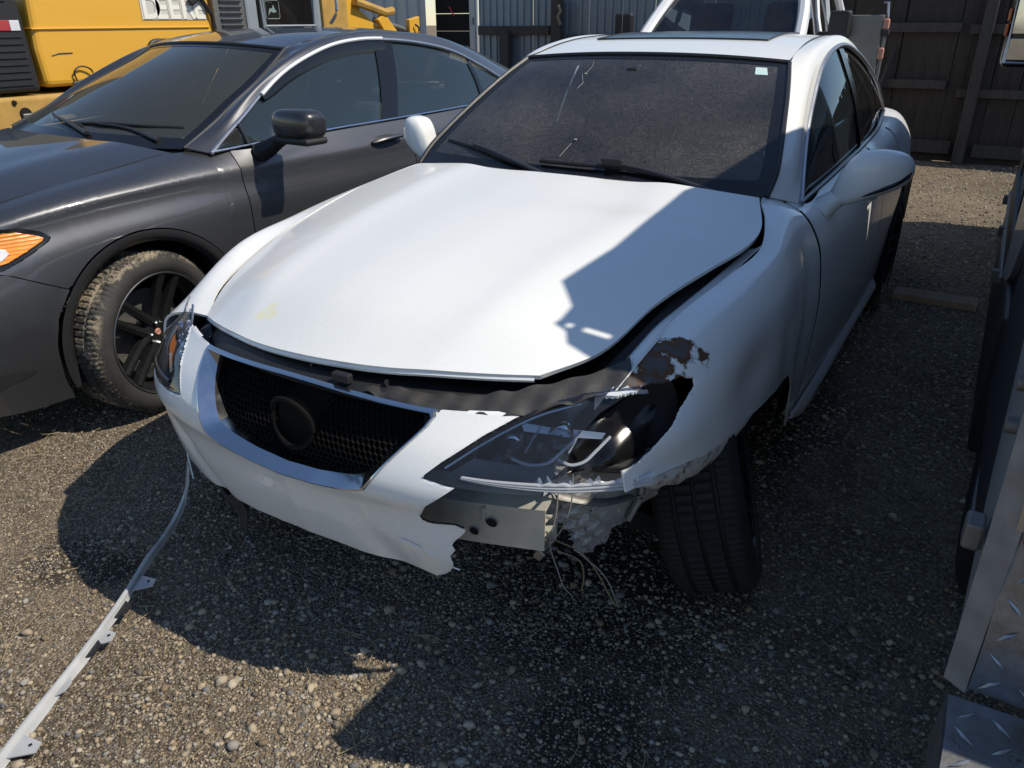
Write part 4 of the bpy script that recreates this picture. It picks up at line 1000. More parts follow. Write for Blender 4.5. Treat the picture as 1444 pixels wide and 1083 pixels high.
# ---------------- side mirrors
def superell(c_, a, n1=.62, n2=.7, nu=30, nv=20, shape=None):
    def pw(v, e): return math.copysign(abs(v)**e, v)
    G = []
    for i in range(nu+1):
        th = -PI+2*PI*i/nu; row = []
        for j in range(nv+1):
            ph = -PI/2+PI*j/nv
            p = np.array((pw(math.sin(ph), n1), pw(math.cos(ph), n1)*pw(math.cos(th), n2), pw(math.cos(ph), n1)*pw(math.sin(th), n2)))
            if shape: p = shape(p)
            row.append(p*np.array(a)+np.array(c_))
        G.append(row)
    return np.array(G)
def mirror_white(sx):
    sec = [(.818, .935, .962, .012), (.835, .924, 1.005, .036), (.860, .921, 1.062, .050), (.890, .926, 1.094, .060), (.935, .946, 1.104, .066), (.985, .968, 1.104, .066), (1.025, .988, 1.094, .058), (1.048, 1.008, 1.076, .042), (1.058, 1.03, 1.055, .012)]
    sec = curve(sec, 30); rows = []
    for x, z0, z1, d_ in sec:
        row = []; zc_, h_ = (z0+z1)/2, (z1-z0)/2; yc = .885+.6*max(0, x-.93)**1.5
        for a in np.linspace(0, 2*PI, 29):
            c_, s_ = math.cos(a), math.sin(a); row.append((x, yc+d_*math.copysign(abs(c_)**.62, c_), zc_+h_*math.copysign(abs(s_)**.62, s_)))
        rows.append(row)
    G = np.array(rows)
    if sx < 0: G[..., 0] = .80+(G[..., 0]-.80)*.66+.03; G[..., 2] += .012
    o = gridmesh('side_mirror', G*np.array((sx, 1, 1.)), 'white_paint', WC, c=(sx*.93, .88, 1.02))
    nk = MB(); nk.tube(smoothed([(sx*.80, .872, .900), (sx*.825, .878, .925), (sx*.862, .884, .955)], 10), [.060, .056, .053, .05, .048, .046, .044, .042, .04, .038], 12, flat=.75); nk.build('mirror_neck', 'white_paint', o, True)
    if sx > 0:
        P = []
        for f in np.linspace(0, 1, 16):
            x = .925+.128*f; z0 = float(np.interp(x, sec[:, 0], sec[:, 1])); d_ = float(np.interp(x, sec[:, 0], sec[:, 3])); P.append((x, .885+.6*max(0, x-.93)**1.5-d_*.86, z0+.020+.008*f))
        MB().tube(P, [.001]+[.004+.007*min(1, i_/6) for i_ in range(14)]+[.003], 8, flat=.75).build('mirror_signal', 'black_gloss', o, True)
    return o
mirror_white(1); mirror_white(-1)
# near-black tubes laid in the shut lines to stand for their shadow
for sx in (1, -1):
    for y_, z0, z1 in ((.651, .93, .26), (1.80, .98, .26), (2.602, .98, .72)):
        MB().tube([(sx*(wside.x(y_, z)-.007), y_, z) for z in np.linspace(z0, z1, 24)], .008, 6).build('shut_line_shade', 'grille_black', WC, True)
# door handles
for sx in (1, -1):
    for y in (1.45, 2.30):
        x = wside.x(y, .86); MB().tube([(sx*(x+.004), y-.09, .855), (sx*(x+.028), y-.05, .86), (sx*(x+.030), y+.05, .865), (sx*(x+.006), y+.09, .862)], [.009, .012, .012, .009], 8).build('door_handle', 'white_paint', WC, True)
# cowl, wipers
cw = [[(-.66, .53, .958), (-.4, .44, .985), (0, .40, .992), (.4, .44, .985), (.66, .53, .958)], [(-.655, .66, .985), (-.4, .55, 1.005), (0, .51, 1.012), (.4, .55, 1.005), (.655, .66, .985)]]
gridmesh('cowl', tensor(cw, 4, 30), 'black_trim', WC, .003, c=(0, .5, 0))
wiper(WC, [(-.605, .667, 1.062), (-.39, .578, 1.050), (-.227, .515, 1.030), (-.12, .485, 1.015)], [(-.05, .455, 1.006), (-.20, .508, 1.032), (-.36, .57, 1.056), (-.44, .60, 1.064)])
wiper(WC, [(-.106, .52, 1.040), (.086, .517, 1.040), (.188, .525, 1.040), (.342, .523, 1.026), (.479, .517, 1.002)], [(.545, .52, .988), (.40, .525, 1.020), (.25, .53, 1.044), (.14, .528, 1.052)])
MB().box((.170, .528, 1.055), (.075, .03, .026), rz=.05).build('wiper_joint', 'black_plastic', WC, bev=.005)

wsx = [o for o in WC.children if o.name.startswith('windshield')][0]
b = MB(); b.tube([(-.189, 1.10, 1.341), (-.175, 1.06, 1.325), (-.185, 1.015, 1.298)], .0004, 5); b.tube([(-.20, 1.02, 1.298), (-.165, .96, 1.27), (-.17, .92, 1.252)], .0005, 5); b.tube([(-.05, .56, 1.054), (-.035, .62, 1.093)], .0005, 5)
for c_ in ((-.185, 1.02, 1.300), (-.03, .64, 1.104)): b.box(c_, (.008, .006, .004))
b.build('glass_chip', 'decal_pale', wsx, True)

# ================================================================== graphite saloon alongside
GC = thing('grey_sedan', 'dark grey sedan with muddy front tyre and black wheel beside the white car', 'car', (-2.4182, -.142, 0), -.0584)
lo, hi = .45, .20
gst = [
 (-.85, [(.45, .78), (.50, .765), (.55, .74), (.58, .715), (.66, .62), (.68, .42), (.62, .23)]),
 (-.62, [(.68, .855), (.735, .84), (.785, .808), (.81, .775), (.855, .64), (.868, .42), (.845, .21)]),
 (-.42, [(.725, .900), (.79, .886), (.838, .856), (.858, .825), (.893, .65), (.898, .42), (.872, .18)]),
 (-.15, [(.727, .945), (.805, .93), (.868, .890), (.884, .855), (.914, .68), (.915, .42), (.882, .18)]),
 (.10, [(.725, .972), (.80, .955), (.880, .906), (.893, .872), (.925, .70), (.924, .42), (.886, .18)]),
 (.36, [(.738, 1.0), (.81, .975), (.884, .916), (.896, .882), (.925, .70), (.92, .42), (.886, .18)]),
 (.56, [(.826, .990), (.857, .96), (.888, .918), (.899, .886), (.922, .70), (.918, .42), (.886, .18)]),
 (1.12, [(.842, 1.018), (.870, .965), (.896, .918), (.905, .886), (.925, .70), (.912, .42), (.886, .18)]),
 (1.70, [(.846, 1.028), (.877, .975), (.902, .926), (.909, .893), (.928, .70), (.914, .42), (.886, .18)]),
 (2.20, [(.832, 1.038), (.877, .985), (.907, .936), (.913, .902), (.930, .70), (.92, .42), (.886, .18)]),
 (2.90, [(.750, 1.058), (.84, 1.01), (.897, .946), (.908, .912), (.925, .72), (.918, .42), (.884, .2)]),
 (3.45, [(.66, 1.05), (.78, 1.01), (.85, .945), (.868, .908), (.885, .7), (.875, .42), (.84, .24)]),
 (3.90, [(.60, 1.02), (.68, .99), (.74, .93), (.76, .89), (.78, .7), (.77, .42), (.74, .26)])]
gst2 = []
for y_, p_ in gst:
    (xc, zc) = p_[2]; gst2.append((y_, [p_[0], p_[1], (xc-.006, zc+.010), (xc+.002, zc), (xc+.001, zc-.014), (xc-.001+.004, zc-.040), ((xc+p_[4][0])/2+.012, (zc+p_[4][1])/2-.03)]+p_[4:]))
gside = Side(gst2)
gfa = arch(.05, .36, .405, .20); gra = arch(2.85, .35, .40, .20)
def gfz(y): return max(gfa(y), float(np.interp(y, [-.9, -.62, -.45, -.27, -.2], [.74, .74, .705, .61, .2]))) if y < -.2 else gfa(y)
gdt = [(.822, .47, .992), (.795, .58, 1.055), (.765, .70, 1.118), (.728, .84, 1.197), (.704, .98, 1.272), (.687, 1.175, 1.345), (.677, 1.345, 1.388), (.672, 1.53, 1.408), (.670, 1.72, 1.408), (.670, 2.04, 1.382), (.672, 2.33, 1.328), (.682, 2.54, 1.255), (.702, 2.74, 1.17), (.74, 2.96, 1.062)]
gsp = dict(paint='graphite_paint', ws_mat='grey_car_windshield', side_glass=('window_glass', 'window_glass'), wb=2.85,
 ws_edge=[(.742, .405, 1.010), (.703, .60, 1.095), (.668, .74, 1.162), (.632, .90, 1.235), (.592, 1.03, 1.30), (.557, 1.16, 1.372)],
 ws_base_c=(0, .22, 1.012), ws_top_c=(0, 1.07, 1.398), ws_bulge=(-.02, .02),
 roof_edge=[(.557, 1.162, 1.376), (.553, 1.5, 1.434), (.545, 1.9, 1.440), (.535, 2.3, 1.41), (.525, 2.62, 1.345)],
 roof_c=[(0, 1.073, 1.402), (0, 1.4, 1.452), (0, 1.75, 1.470), (0, 2.2, 1.45), (0, 2.70, 1.375)],
 rw_edge=[(.525, 2.62, 1.345), (.55, 2.9, 1.24), (.60, 3.2, 1.13), (.64, 3.42, 1.06)], rw_base_c=(0, 3.56, 1.07), rw_top_c=(0, 2.70, 1.375),
 band_in=[(.746, .40, 1.018), (.706, .60, 1.099), (.685, .67, 1.132), (.671, .74, 1.166), (.635, .90, 1.239), (.595, 1.03, 1.304), (.578, 1.09, 1.335), (.560, 1.162, 1.376), (.556, 1.5, 1.434), (.549, 1.9, 1.440), (.539, 2.3, 1.41), (.529, 2.62, 1.345), (.575, 3.05, 1.19), (.644, 3.42, 1.062)],
 band_out=gdt, dlo_top=gdt, band_bulge=(.02, 0, .022),
 dlo_belt=[(.822, .47, .992), (.842, 1.12, 1.018), (.846, 1.70, 1.028), (.832, 2.2, 1.038), (.74, 2.96, 1.062)],
 pairs=[(.47, .47), (1.50, 1.66), (1.62, 1.80), (2.42, 2.42), (2.46, 2.46), (2.96, 2.96)],
 side=gside, shell=(.42, 3.7, lambda y: gra(y)), arcs=[(2.85, .40)],
 panels=[('front_fender', -.62, .56, gfz, [(.05, .405)]), ('front_door', .56, 1.66, lambda y: .22, []), ('rear_door', 1.66, 2.62, gra, [(2.85, .40)]), ('rear_quarter', 2.62, 3.90, gra, [(2.85, .40)])],
 cowl_y=.36, inw=.76, seat_mat='seat_fabric', wheel_x=.40, rvm=(1.0, 1.27), trim='satin_chrome', trim_r=.010, belt_trim='chrome')
greenhouse(GC, gsp); body_sides(GC, gsp); interior(GC, gsp)
for sx in (1, -1):
    wheelwell(GC, .05, .36, .41, sx, .5, .90); wheelwell(GC, 2.85, .35, .41, sx, .5, .90)
    # wheel-arch trim, front
    T = []
    for a in np.linspace(-.30, PI+.35, 46):
        y = .05+.400*math.cos(a); z = .36+.400*math.sin(a); y2 = .05+.355*math.cos(a); z2 = .36+.355*math.sin(a)
        x = gside.x(max(-.6, y), max(z, .2)); T.append([(sx*(x+.004), y, z), (sx*(x+.006), (y+y2)/2, (z+z2)/2), (sx*(x-.006), y2, z2), (sx*(x-.05), y2, z2)])
    gridmesh('wheel_arch_trim', np.array(T), 'black_trim', GC, c=(sx*.7, .05, .36))
    # bumper wrap-round below the fender line
    ys = ysamp(-.85, -.24, 30)
    ys = [y for y in ys]
    BG2 = gside.grid(ys, 22, lambda y: .19+.10*max(0, -.45-y), lambda y: gfz(y)-.004 if y < -.27 else .6, sx)
    keep = [(-.9, .1), (-.9, .9), (-.27, .9), (-.27, .615), (-.335, .52), (-.365, .40), (-.36, .28), (-.335, .17), (-.335, .1)]
    cutgrid('front_bumper' if sx > 0 else 'bumper_corner', BG2, (1, 2), keep, [], 'graphite_paint', GC, .005)
nf = [[(-.45, -.86, .78), (0, -.95, .80), (.45, -.86, .78)], [(-.66, -.86, .62), (0, -1.0, .62), (.66, -.86, .62)], [(-.68, -.86, .42), (0, -1.02, .42), (.68, -.86, .42)], [(-.62, -.86, .23), (0, -.98, .22), (.62, -.86, .23)]]
gridmesh('nose_panel', tensor(nf, 14, 24), 'graphite_paint', GC, .004)
# lower dark side vent of the bumper
sv = [[(gside.x(y, z)+.003, y, z) for z in zz_] for y, zz_ in ((-.66, (.36, .30)), (-.58, (.365, .305)), (-.50, (.355, .325)), (-.45, (.345, .34)))]
gridmesh('bumper_vent', np.array(sv), 'black_plastic', GC, c=(.7, -.5, .35))
gh = [((-.716, .36, .998), (.716, .36, .998), .048, -.16), ((-.698, .10, .964), (.698, .10, .964), .062, -.10), ((-.695, -.15, .932), (.695, -.15, .932), .062, -.08), ((-.688, -.40, .882), (.688, -.40, .882), .055, -.10), ((-.63, -.64, .822), (.63, -.64, .822), .045, -.20), ((-.50, -.80, .79), (.50, -.80, .79), .02, -.12)]
ctl = []
for L, R_, cr_, fw in gh:
    row = []
    for f_ in np.linspace(0, 1, 13):
        q = abs(2*f_-1); p = np.array(L)*(1-f_)+np.array(R_)*f_; p[2] += cr_*(1-q**2.5)+.008*math.exp(-((q-.72)/.10)**2); p[1] += fw*(1-q*q); row.append(p)
    ctl.append(row)
gridmesh('hood', tensor(ctl, 70, 70), 'graphite_paint', GC, .010, c=(0, 0, -1))
MB().box((0, -.25, .55), (1.36, .95, .5)).build('engine_bay', 'dark_void', GC)
for sx in (1, -1):
    MB().tube([(sx*.70, .32, .97), (sx*.705, 0, .93), (sx*.70, -.3, .89), (sx*.66, -.6, .82)], .03, 6).build('fender_rail', 'dark_void', GC, True)
    # headlight: black rim, amber corner, clear centre
    HG2 = gside.grid(ysamp(-.80, -.22, 90), 90, lambda y: .60, lambda y: .90, 1)
    hp = [(-.80, .80), (-.60, .835), (-.42, .850), (-.36, .846), (-.30, .825), (-.272, .803), (-.285, .790), (-.36, .755), (-.44, .725), (-.60, .69), (-.80, .66)]
    def grow(k2): return [(-.5+(y+.5)*k2, .775+(z-.775)*k2) for y, z in hp]
    for nm, mt, off, kk in (('headlight', 'black_gloss', -.003, 1.0), ('amber_reflector', 'amber_lens', -.008, .86)):
        g2 = HG2.copy(); g2[..., 0] -= off; g2[..., 0] *= sx
        o = cutgrid(nm, g2, (1, 2), grow(kk) if kk == 1.0 else [(-.62, .80), (-.44, .838), (-.375, .834), (-.315, .812), (-.298, .802), (-.31, .793), (-.37, .768), (-.44, .742), (-.62, .72)], [], mt, GC if nm == 'headlight' else hl2, .002)
        if nm == 'headlight': hl2 = o
    g2 = HG2.copy(); g2[..., 0] += .011; g2[..., 0] *= sx
    cutgrid('lamp_lens', g2, (1, 2), [(-.70, .78), (-.46, .795), (-.425, .785), (-.42, .77), (-.45, .752), (-.70, .72)], [], 'white_reflect', hl2, .002)
# boot, rear bumper
bl = [[(-.64, 3.43, 1.06), (0, 3.56, 1.085), (.64, 3.43, 1.06)], [(-.62, 3.7, 1.05), (0, 3.78, 1.08), (.62, 3.7, 1.05)], [(-.60, 3.88, 1.03), (0, 3.95, 1.07), (.60, 3.88, 1.03)], [(-.6, 3.92, .8), (0, 3.99, .8), (.6, 3.92, .8)]]
gridmesh('trunk_lid', tensor(bl, 16, 16), 'graphite_paint', GC, .008)
rb = [[(-.79, 3.8, .75), (0, 4.0, .78), (.79, 3.8, .75)], [(-.80, 3.8, .5), (0, 4.04, .5), (.80, 3.8, .5)], [(-.74, 3.8, .26), (0, 3.98, .26), (.74, 3.8, .26)]]
gridmesh('rear_bumper', tensor(rb, 10, 24), 'graphite_paint', GC, .005)
gw = wheel(GC, (.815, .03, .335),   .335, .225, .242, 1, .20, tmat='muddy_tyre_rubber')
wheel(GC, (-.815, .03, .335), .335, .225, .225, -1, .24, detail=False); 
for sx in (1, -1): wheel(GC, (sx*.82, 2.85, .335), .335, .225, .225, sx, detail=(sx > 0))
# smoked window visor under a bright strip
V_ = curve(gdt, 200); sel = V_[(V_[:, 1] > .83) & (V_[:, 1] < 1.72)]
for sx in (1, -1):
    k_ = np.array((sx, 1, 1.)); n_ = len(sel); dep = np.interp(np.linspace(0, 1, n_), [0, .1, .5, .9, 1], [.02, .05, .075, .065, .05])
    VG = np.stack([sel+np.array((.016, 0, -.004)), sel+np.stack([np.full(n_, .026), .002*np.ones(n_), -dep*.5], 1), sel+np.stack([np.full(n_, .027), .006*np.ones(n_), -dep], 1)], 1)
    vz = gridmesh('window_visor', VG*k_, 'black_gloss', GC, .003)
    MB().tube([(p+np.array((.018, 0, .003)))*k_ for p in sel[::2]], .010, 8, flat=.9).build('visor_strip', 'bright_strip', vz, True)
    # door mirror: wide shell on a foot
    def sh(p):
        f = (p[0]+1)/2; q = p.copy(); q[2] = q[2]*(.92+.10*f-.06*f*f); q[1] *= .85+.15*f; q[1] += .22*f*f; return q
    if sx > 0:
        G = superell((0, 0, 0), (.118, .075, .068), .58, .62, 34, 26, sh)+np.array((1.055, .755, 1.095))
        mo = gridmesh('side_mirror', G*k_, 'mirror_black', GC, c=(sx*1.05, .75, 1.09))
        MB().box((sx*1.055, .76, 1.030), (.225, .125, .03)).build('mirror_base_trim', 'black_plastic', mo, bev=.012)
        ft = MB(); ft.tube(smoothed([(sx*.85, .70, .965), (sx*.885, .72, .985), (sx*.94, .745, 1.02), (sx*.99, .755, 1.04)], 10), [.062, .058, .054, .05, .045, .042, .038, .036, .034, .034], 10, flat=.75); ft.build('mirror_foot', 'black_plastic', mo, True)
    MB().prism([(.49, .995), (.64, 1.002), (.63, 1.075), (.56, 1.04)], sx*.815, sx*.80).build('mirror_sail', 'black_plastic', GC)
    MB().tube([(sx*.789, .655, 1.09), (sx*.835, .665, 1.0)], .008, 6).build('window_post', 'black_trim', GC, True)
    # door handles in their cups
    for y in (1.47, 2.42):
        x = gside.x(y, .935)
        cp = gridmesh('handle_cup', superell((sx*(x-.012), y, .932), (.015, .085, .030), .8, .7, 24, 16), 'black_plastic', GC, c=(sx*x, y, .93))
        MB().tube(smoothed([(sx*(x+.008), y-.11, .936), (sx*(x+.028), y-.05, .948), (sx*(x+.03), y+.03, .953), (sx*(x+.020), y+.105, .952)], 14), [.012]+[.016]*12+[.010], 8, flat=.7).build('door_handle', 'graphite_paint', cp, True)
cw = [[(-.72, .36, .985), (-.4, .22, 1.0), (0, .17, 1.005), (.4, .22, 1.0), (.72, .36, .985)], [(-.71, .52, 1.03), (-.4, .36, 1.04), (0, .31, 1.045), (.4, .36, 1.04), (.71, .52, 1.03)]]
gridmesh('cowl', tensor(cw, 4, 30), 'black_trim', GC, .003, c=(0, .3, 0))
wiper(GC, [(-.55, .56, 1.115), (-.30, .41, 1.095), (0, .33, 1.082), (.12, .32, 1.075)], [(.22, .28, 1.055), (0, .32, 1.085), (-.15, .35, 1.098)])
wiper(GC, [(.0, .33, 1.078), (.25, .36, 1.09), (.45, .42, 1.085), (.62, .50, 1.08)], [(.60, .38, 1.04), (.40, .38, 1.075), (.20, .345, 1.09)])
# scraps and grime on the dashboard, sticker on the screen
b = MB()
for i in range(46):
    x, y = random.uniform(-.05, .5), random.uniform(.46, .72); b.box((x, y, .978+random.uniform(0, .02)), (random.uniform(.02, .05), random.uniform(.015, .04), .006), rz=random.uniform(0, 3), rx=random.uniform(-.4, .4))
b.build('dashboard_litter', 'foil_grey', GC)

# ---------------- small stickers on glass
def decal(name, P, mat, parent): return raw(name, P, [tuple(range(len(P)))], mat, parent)
decal('inspection_sticker', [(.451, 1.131, 1.331), (.490, 1.139, 1.329), (.506, 1.099, 1.307), (.462, 1.090, 1.309)], 'sticker', WC)

# ================================================================== trim strip torn off the bumper
def trim_strip():
    T_ = thing('bumper_trim_strip', 'long thin white trim strip with tabs snaking over the gravel to the bumper', 'trim strip', (-.60, -.95, 0))
    o0 = np.array((-.60, -.95, 0))
    P = np.array([(-.735, -.655, .215), (-.742, -.668, .150), (-.750, -.690, .085), (-.735, -.745, .045), (-.69, -.82, .040), (-.640, -.905, .045), (-.585, -.995, .040), (-.535, -1.08, .035), (-.500, -1.15, .030), (-.455, -1.235, .028), (-.405, -1.345, .024), (-.36, -1.44, .022), (-.31, -1.535, .022), (-.26, -1.63, .022)])
    c_ = curve(P, 120)-o0; rows = []
    for i, p in enumerate(c_):
        t = c_[min(i+1, 119)]-c_[max(i-1, 0)]; t /= np.linalg.norm(t); n_ = np.array((t[1], -t[0], 0)); n_ /= np.linalg.norm(n_)+1e-9
        if n_[0] < 0: n_ = -n_
        up = np.array((0, 0, 1.)); wv = .0065*(1+.12*math.sin(i*.35)); tw = .25*math.sin(i*.05)
        up2 = up*math.cos(tw)+n_*math.sin(tw)
        rows.append([p-n_*wv-up2*.004, p-n_*wv*.8+up2*.004, p+n_*wv*.1+up2*.006, p+n_*wv+up2*.003, p+n_*wv*1.2-up2*.008, p+n_*wv*1.9-up2*.018])
    s = gridmesh('strip', np.array(rows), 'strip_grey', T_, .0025, c=(0, 0, -3))
    for f, L, m_ in ((.42, .055, 'strip_grey'), (.50, .03, 'black_plastic'), (.585, .04, 'strip_grey'), (.62, .022, 'black_plastic'), (.86, .06, 'strip_grey'), (.72, .02, 'strip_grey')):
        i = int(f*119); p = c_[i]; t = c_[i+1]-c_[i-1]; t /= np.linalg.norm(t); n_ = np.array((-t[1], t[0], 0)); n_ /= np.linalg.norm(n_)
        if n_[0] < 0: n_ = -n_
        a_ = p+n_*.010-np.array((0, 0, .008)); q = [a_-t*.030, a_+t*.032, a_+t*.020+n_*L+np.array((0, 0, .006)), a_-t*.010+n_*L*.95+np.array((0, 0, .004))]
        o = raw('clip_tab', q, [(0, 1, 2, 3)], m_, T_); solid(o, .003, 0)
        if L > .035:
            h = a_+n_*L*.62+np.array((0, 0, .0075)); raw('tab_hole', [h+t*.005, h+n_*.005, h-t*.005, h-n_*.005], [(0, 1, 2, 3)], 'dark_void', o)
trim_strip()
# black splash shield scraps below the bumper
b = MB(); G = tensor([[(-.66, -.62, .20), (-.50, -.72, .23), (-.36, -.76, .26)], [(-.64, -.58, .10), (-.50, -.68, .12), (-.38, -.73, .18)], [(-.60, -.56, .03), (-.52, -.66, .04), (-.44, -.70, .08)]], 14, 20)
G[..., 2] += .012*np.sin(G[..., 0]*60); gridmesh('hanging_undertray', G, 'torn_black_plastic', WC, .003)
gridmesh('bumper_corner_flap', tensor([[(-.82, -.545, .30), (-.80, -.585, .33), (-.765, -.62, .33)], [(-.815, -.55, .24), (-.785, -.60, .25), (-.745, -.645, .26)], [(-.78, -.57, .19), (-.75, -.62, .18), (-.70, -.672, .17)]], 10, 10), 'white_plastic_paint', bc, .004)

# ================================================================== truck on the right, tail towards the camera
TX = 1.395
TR = thing('service_truck', 'dark service truck with diamond plate tail and red tail lamp at right edge', 'truck', (TX, 0, 0))
def tr(x): return x           # local x: 0 at the near side, + to the far side
b = MB(); b.box((.06, -.08, .80), (.05, 1.0, 1.60-.52)); 
# near bed side: pale panel from the rear corner post to the wheel
bs = [[(0.0, -.70, .47), (.0, -.70, .80), (.0, -.70, 1.15), (.03, -.70, 1.50)], [(.0, -.55, .60), (-.0, -.55, .85), (.0, -.55, 1.15), (.03, -.55, 1.50)], [(.004, -.38, .66), (-.0, -.38, .88), (.0, -.38, 1.15), (.03, -.38, 1.50)], [(.006, -.15, .90), (-.0, -.15, 1.0), (.0, -.15, 1.18), (.03, -.15, 1.50)], [(.010, .25, 1.04), (.0, .25, 1.12), (.0, .25, 1.22), (.03, .25, 1.50)], [(.006, .75, .96), (.0, .75, 1.05), (.0, .75, 1.20), (.03, .75, 1.50)], [(.005, 1.1, .70), (.0, 1.1, .9), (.0, 1.1, 1.15), (.03, 1.1, 1.50)], [(.0, 1.62, .55), (.0, 1.62, .85), (.0, 1.62, 1.15), (.03, 1.62, 1.50)]]
bd = gridmesh('bed_side', tensor(bs, 40, 20), 'truck_white_paint', TR, .02, c=(1, .5, 1))
# far bed side, bed floor and the tall body that shades the car
gridmesh('bed_side', tensor(bs, 20, 12)*np.array((-1, 1, 1.))+np.array((1.95, 0, 0)), 'truck_white_paint', TR, .02, c=(1, .5, 1))
MB().box((.97, .45, .80), (1.84, 2.3, .10)).build('bed_floor', 'dull_metal', TR)
# corner post, worn pale edge
cp = [[(-.006, -.705, .46), (.028, -.722, .455)], [(-.006, -.705, .75), (.032, -.725, .75)], [(-.006, -.703, 1.15), (.05, -.725, 1.15)], [(.02, -.70, 1.50), (.09, -.72, 1.50)]]
post = gridmesh('corner_post', tensor(cp, 24, 6), 'worn_silver', TR, .014, c=(.5, 0, 1))
b = MB(); b.box((.066, -.722, .93), (.055, .03, .34)); tl = b.build('tail_lamp', 'red_lens', TR, bev=.012)
MB().tube([(.030, -.735, 1.05), (.026, -.745, .95), (.03, -.735, .80)], .008, 6).build('lamp_guard', 'satin_chrome', tl, True)
for z in (.93, 1.0): MB().lathe_x([(0, .014), (-.016, .014), (-.018, .003)], 12, c=(-.006, -.66, z)).build('latch_bolt', 'dull_metal', TR, True)
MB().box((-.02, -.64, .72), (.03, .05, .05)).build('latch_block', 'dull_metal', TR, bev=.006)
# vertical diamond plate tail panel and the step bumper
def plate(name, org, ux, uy, w_, h_, nrm, par, seed):
    r_ = random.Random(seed); org, ux, uy, nrm = map(np.array, (org, ux, uy, nrm))
    G = np.array([[org+ux*w_*i/20+uy*h_*j/20+nrm*(.004*math.sin(i*.9+j*.6)+.006*math.sin(j*.5)) for j in range(21)] for i in range(21)])
    o = gridmesh(name, G, 'diamond_plate', par, .004, c=org+ux*w_/2+uy*h_/2-nrm)
    st = .052; d0 = [(ux+uy)/math.sqrt(2), (ux-uy)/math.sqrt(2)]; tm = []
    for d_ in d0:
        e_ = np.cross(nrm, d_); L, W_, H_ = .021, .0042, .0035
        t_ = MB().add([-d_*L, e_*W_, d_*L, -e_*W_, -d_*L*.4+nrm*H_, d_*L*.4+nrm*H_], [(0, 3, 4), (3, 2, 5, 4), (2, 1, 5), (1, 0, 4, 5)]).build('tread', 'diamond_plate', o, True); tm.append(t_)
    for i in range(int(.30/st)):
        for j in range(int(h_/st)):
            ii = (i+.5)*st/w_*20; jj = (j+.5)*st/h_*20
            c_ = org+ux*(i+.5)*st+uy*(j+.5)*st+nrm*(.0005+.004*math.sin(ii*.9+jj*.6)+.006*math.sin(jj*.5)); src = tm[(i+j) % 2]
            if src.location.length == 0: src.location = c_; continue
            q = src.copy(); COL.objects.link(q); q.parent = o; q.location = c_
    return o
tp = plate('tail_plate', (.030, -.725, .47), (1., 0, 0), (0, 0, 1.), 1.85, .62, (0, -1., 0), TR, 1)
sb = plate('step_bumper', (.005, -1.12, .455), (1., 0, 0), (0, 1., .02), 1.90, .38, (0, -.05, 1.), TR, 2)
fcg = [[(0.005, -1.12, .455), (0.0, -1.135, .44), (0.005, -1.13, .30)], [(1.9, -1.12, .455), (1.9, -1.135, .44), (1.9, -1.13, .30)]]
gridmesh('bumper_face', tensor(fcg, 10, 8), 'diamond_plate', sb, .004, c=(1, 0, .4))
sk = [[(.002, -.74, .452), (-.002, -.74, .36), (.004, -.74, .27)], [(.004, -.95, .452), (-.004, -.95, .35), (.0, -.95, .25)], [(.005, -1.12, .452), (.0, -1.12, .35), (.004, -1.12, .26)]]
gridmesh('bumper_end', tensor(sk, 10, 8), 'dull_metal', sb, .006, c=(1, -.9, .35))
for x, y in ((.12, -.98), (.075, -1.03), (.16, -.93)): MB().lathe_x([(0, .016), (.006, .014), (.007, .002)], 12).build('bolt', 'dull_metal', sb).matrix_local = Matrix.Translation((x, y, .463)) @ Matrix.Rotation(-PI/2, 4, 'Y')
# wheels
for y in (.34, 4.35):
    for x in (.17, 1.76): wheel(TR, (x, y, .41), .41, .27, .24, 1 if x > 1 else -1, rmat='steel', detail=False)
MB().box((.95, 1.9, .52), (1.1, 5.6, .18)).build('chassis', 'dark_void', TR)
MB().box((.55, .35, .62), (.9, 2.0, .2)).build('inner_bed', 'dark_void', TR)
MB().box((.03, 2.32, .40), (.05, 3.05, .48)).build('rocker_shade', 'black_plastic', TR, bev=.015)  # black box also fills in the shade under the truck's sill
MB().box((.10, .34, .62), (.16, 1.10, .44)).build('wheel_house', 'dark_void', TR)
# crew cab
cb_ = [(1.66, .62), (1.66, 1.35), (1.78, 1.98), (1.95, 2.07), (3.05, 2.04), (3.25, 1.96), (3.80, 1.38), (3.9, 1.30), (5.10, 1.22), (5.30, 1.05), (5.34, .62), (4.85, .56), (4.72, .82), (4.35, .93), (3.98, .82), (3.85, .55)]
cab = MB().prism(cb_, .03, 1.88).build('cab', 'navy_paint', TR, bev=.05, seg=3)
for yy0, yy1 in ((1.86, 2.50), (2.56, 3.42)):
    pg = [(yy0, 1.36), (yy0+.03, 1.88), (min(yy1, 3.08), 1.88), (yy1+.18 if yy1 > 3 else yy1, 1.36)]
    MB().prism(pg, .027, .022).build('cab_window', 'tinted_glass', TR)
for y in (2.53, 3.62): MB().box((.027, y, 1.0), (.006, .012, .74)).build('door_gap', 'dark_void', TR)
for y in (2.40, 3.30): MB().box((.012, y, 1.20), (.03, .16, .035)).build('door_handle', 'black_plastic', TR, bev=.008)
rbd = MB(); rbd.tube([(.015, 1.75, .50), (.012, 2.5, .49), (.015, 3.85, .50)], .022, 10, flat=.8); rbd.build('running_board', 'dull_metal', TR, True)
for y in (1.9, 2.8, 3.7): MB().box((.05, y, .48), (.16, .05, .05)).build('step_bracket', 'dull_metal', TR)
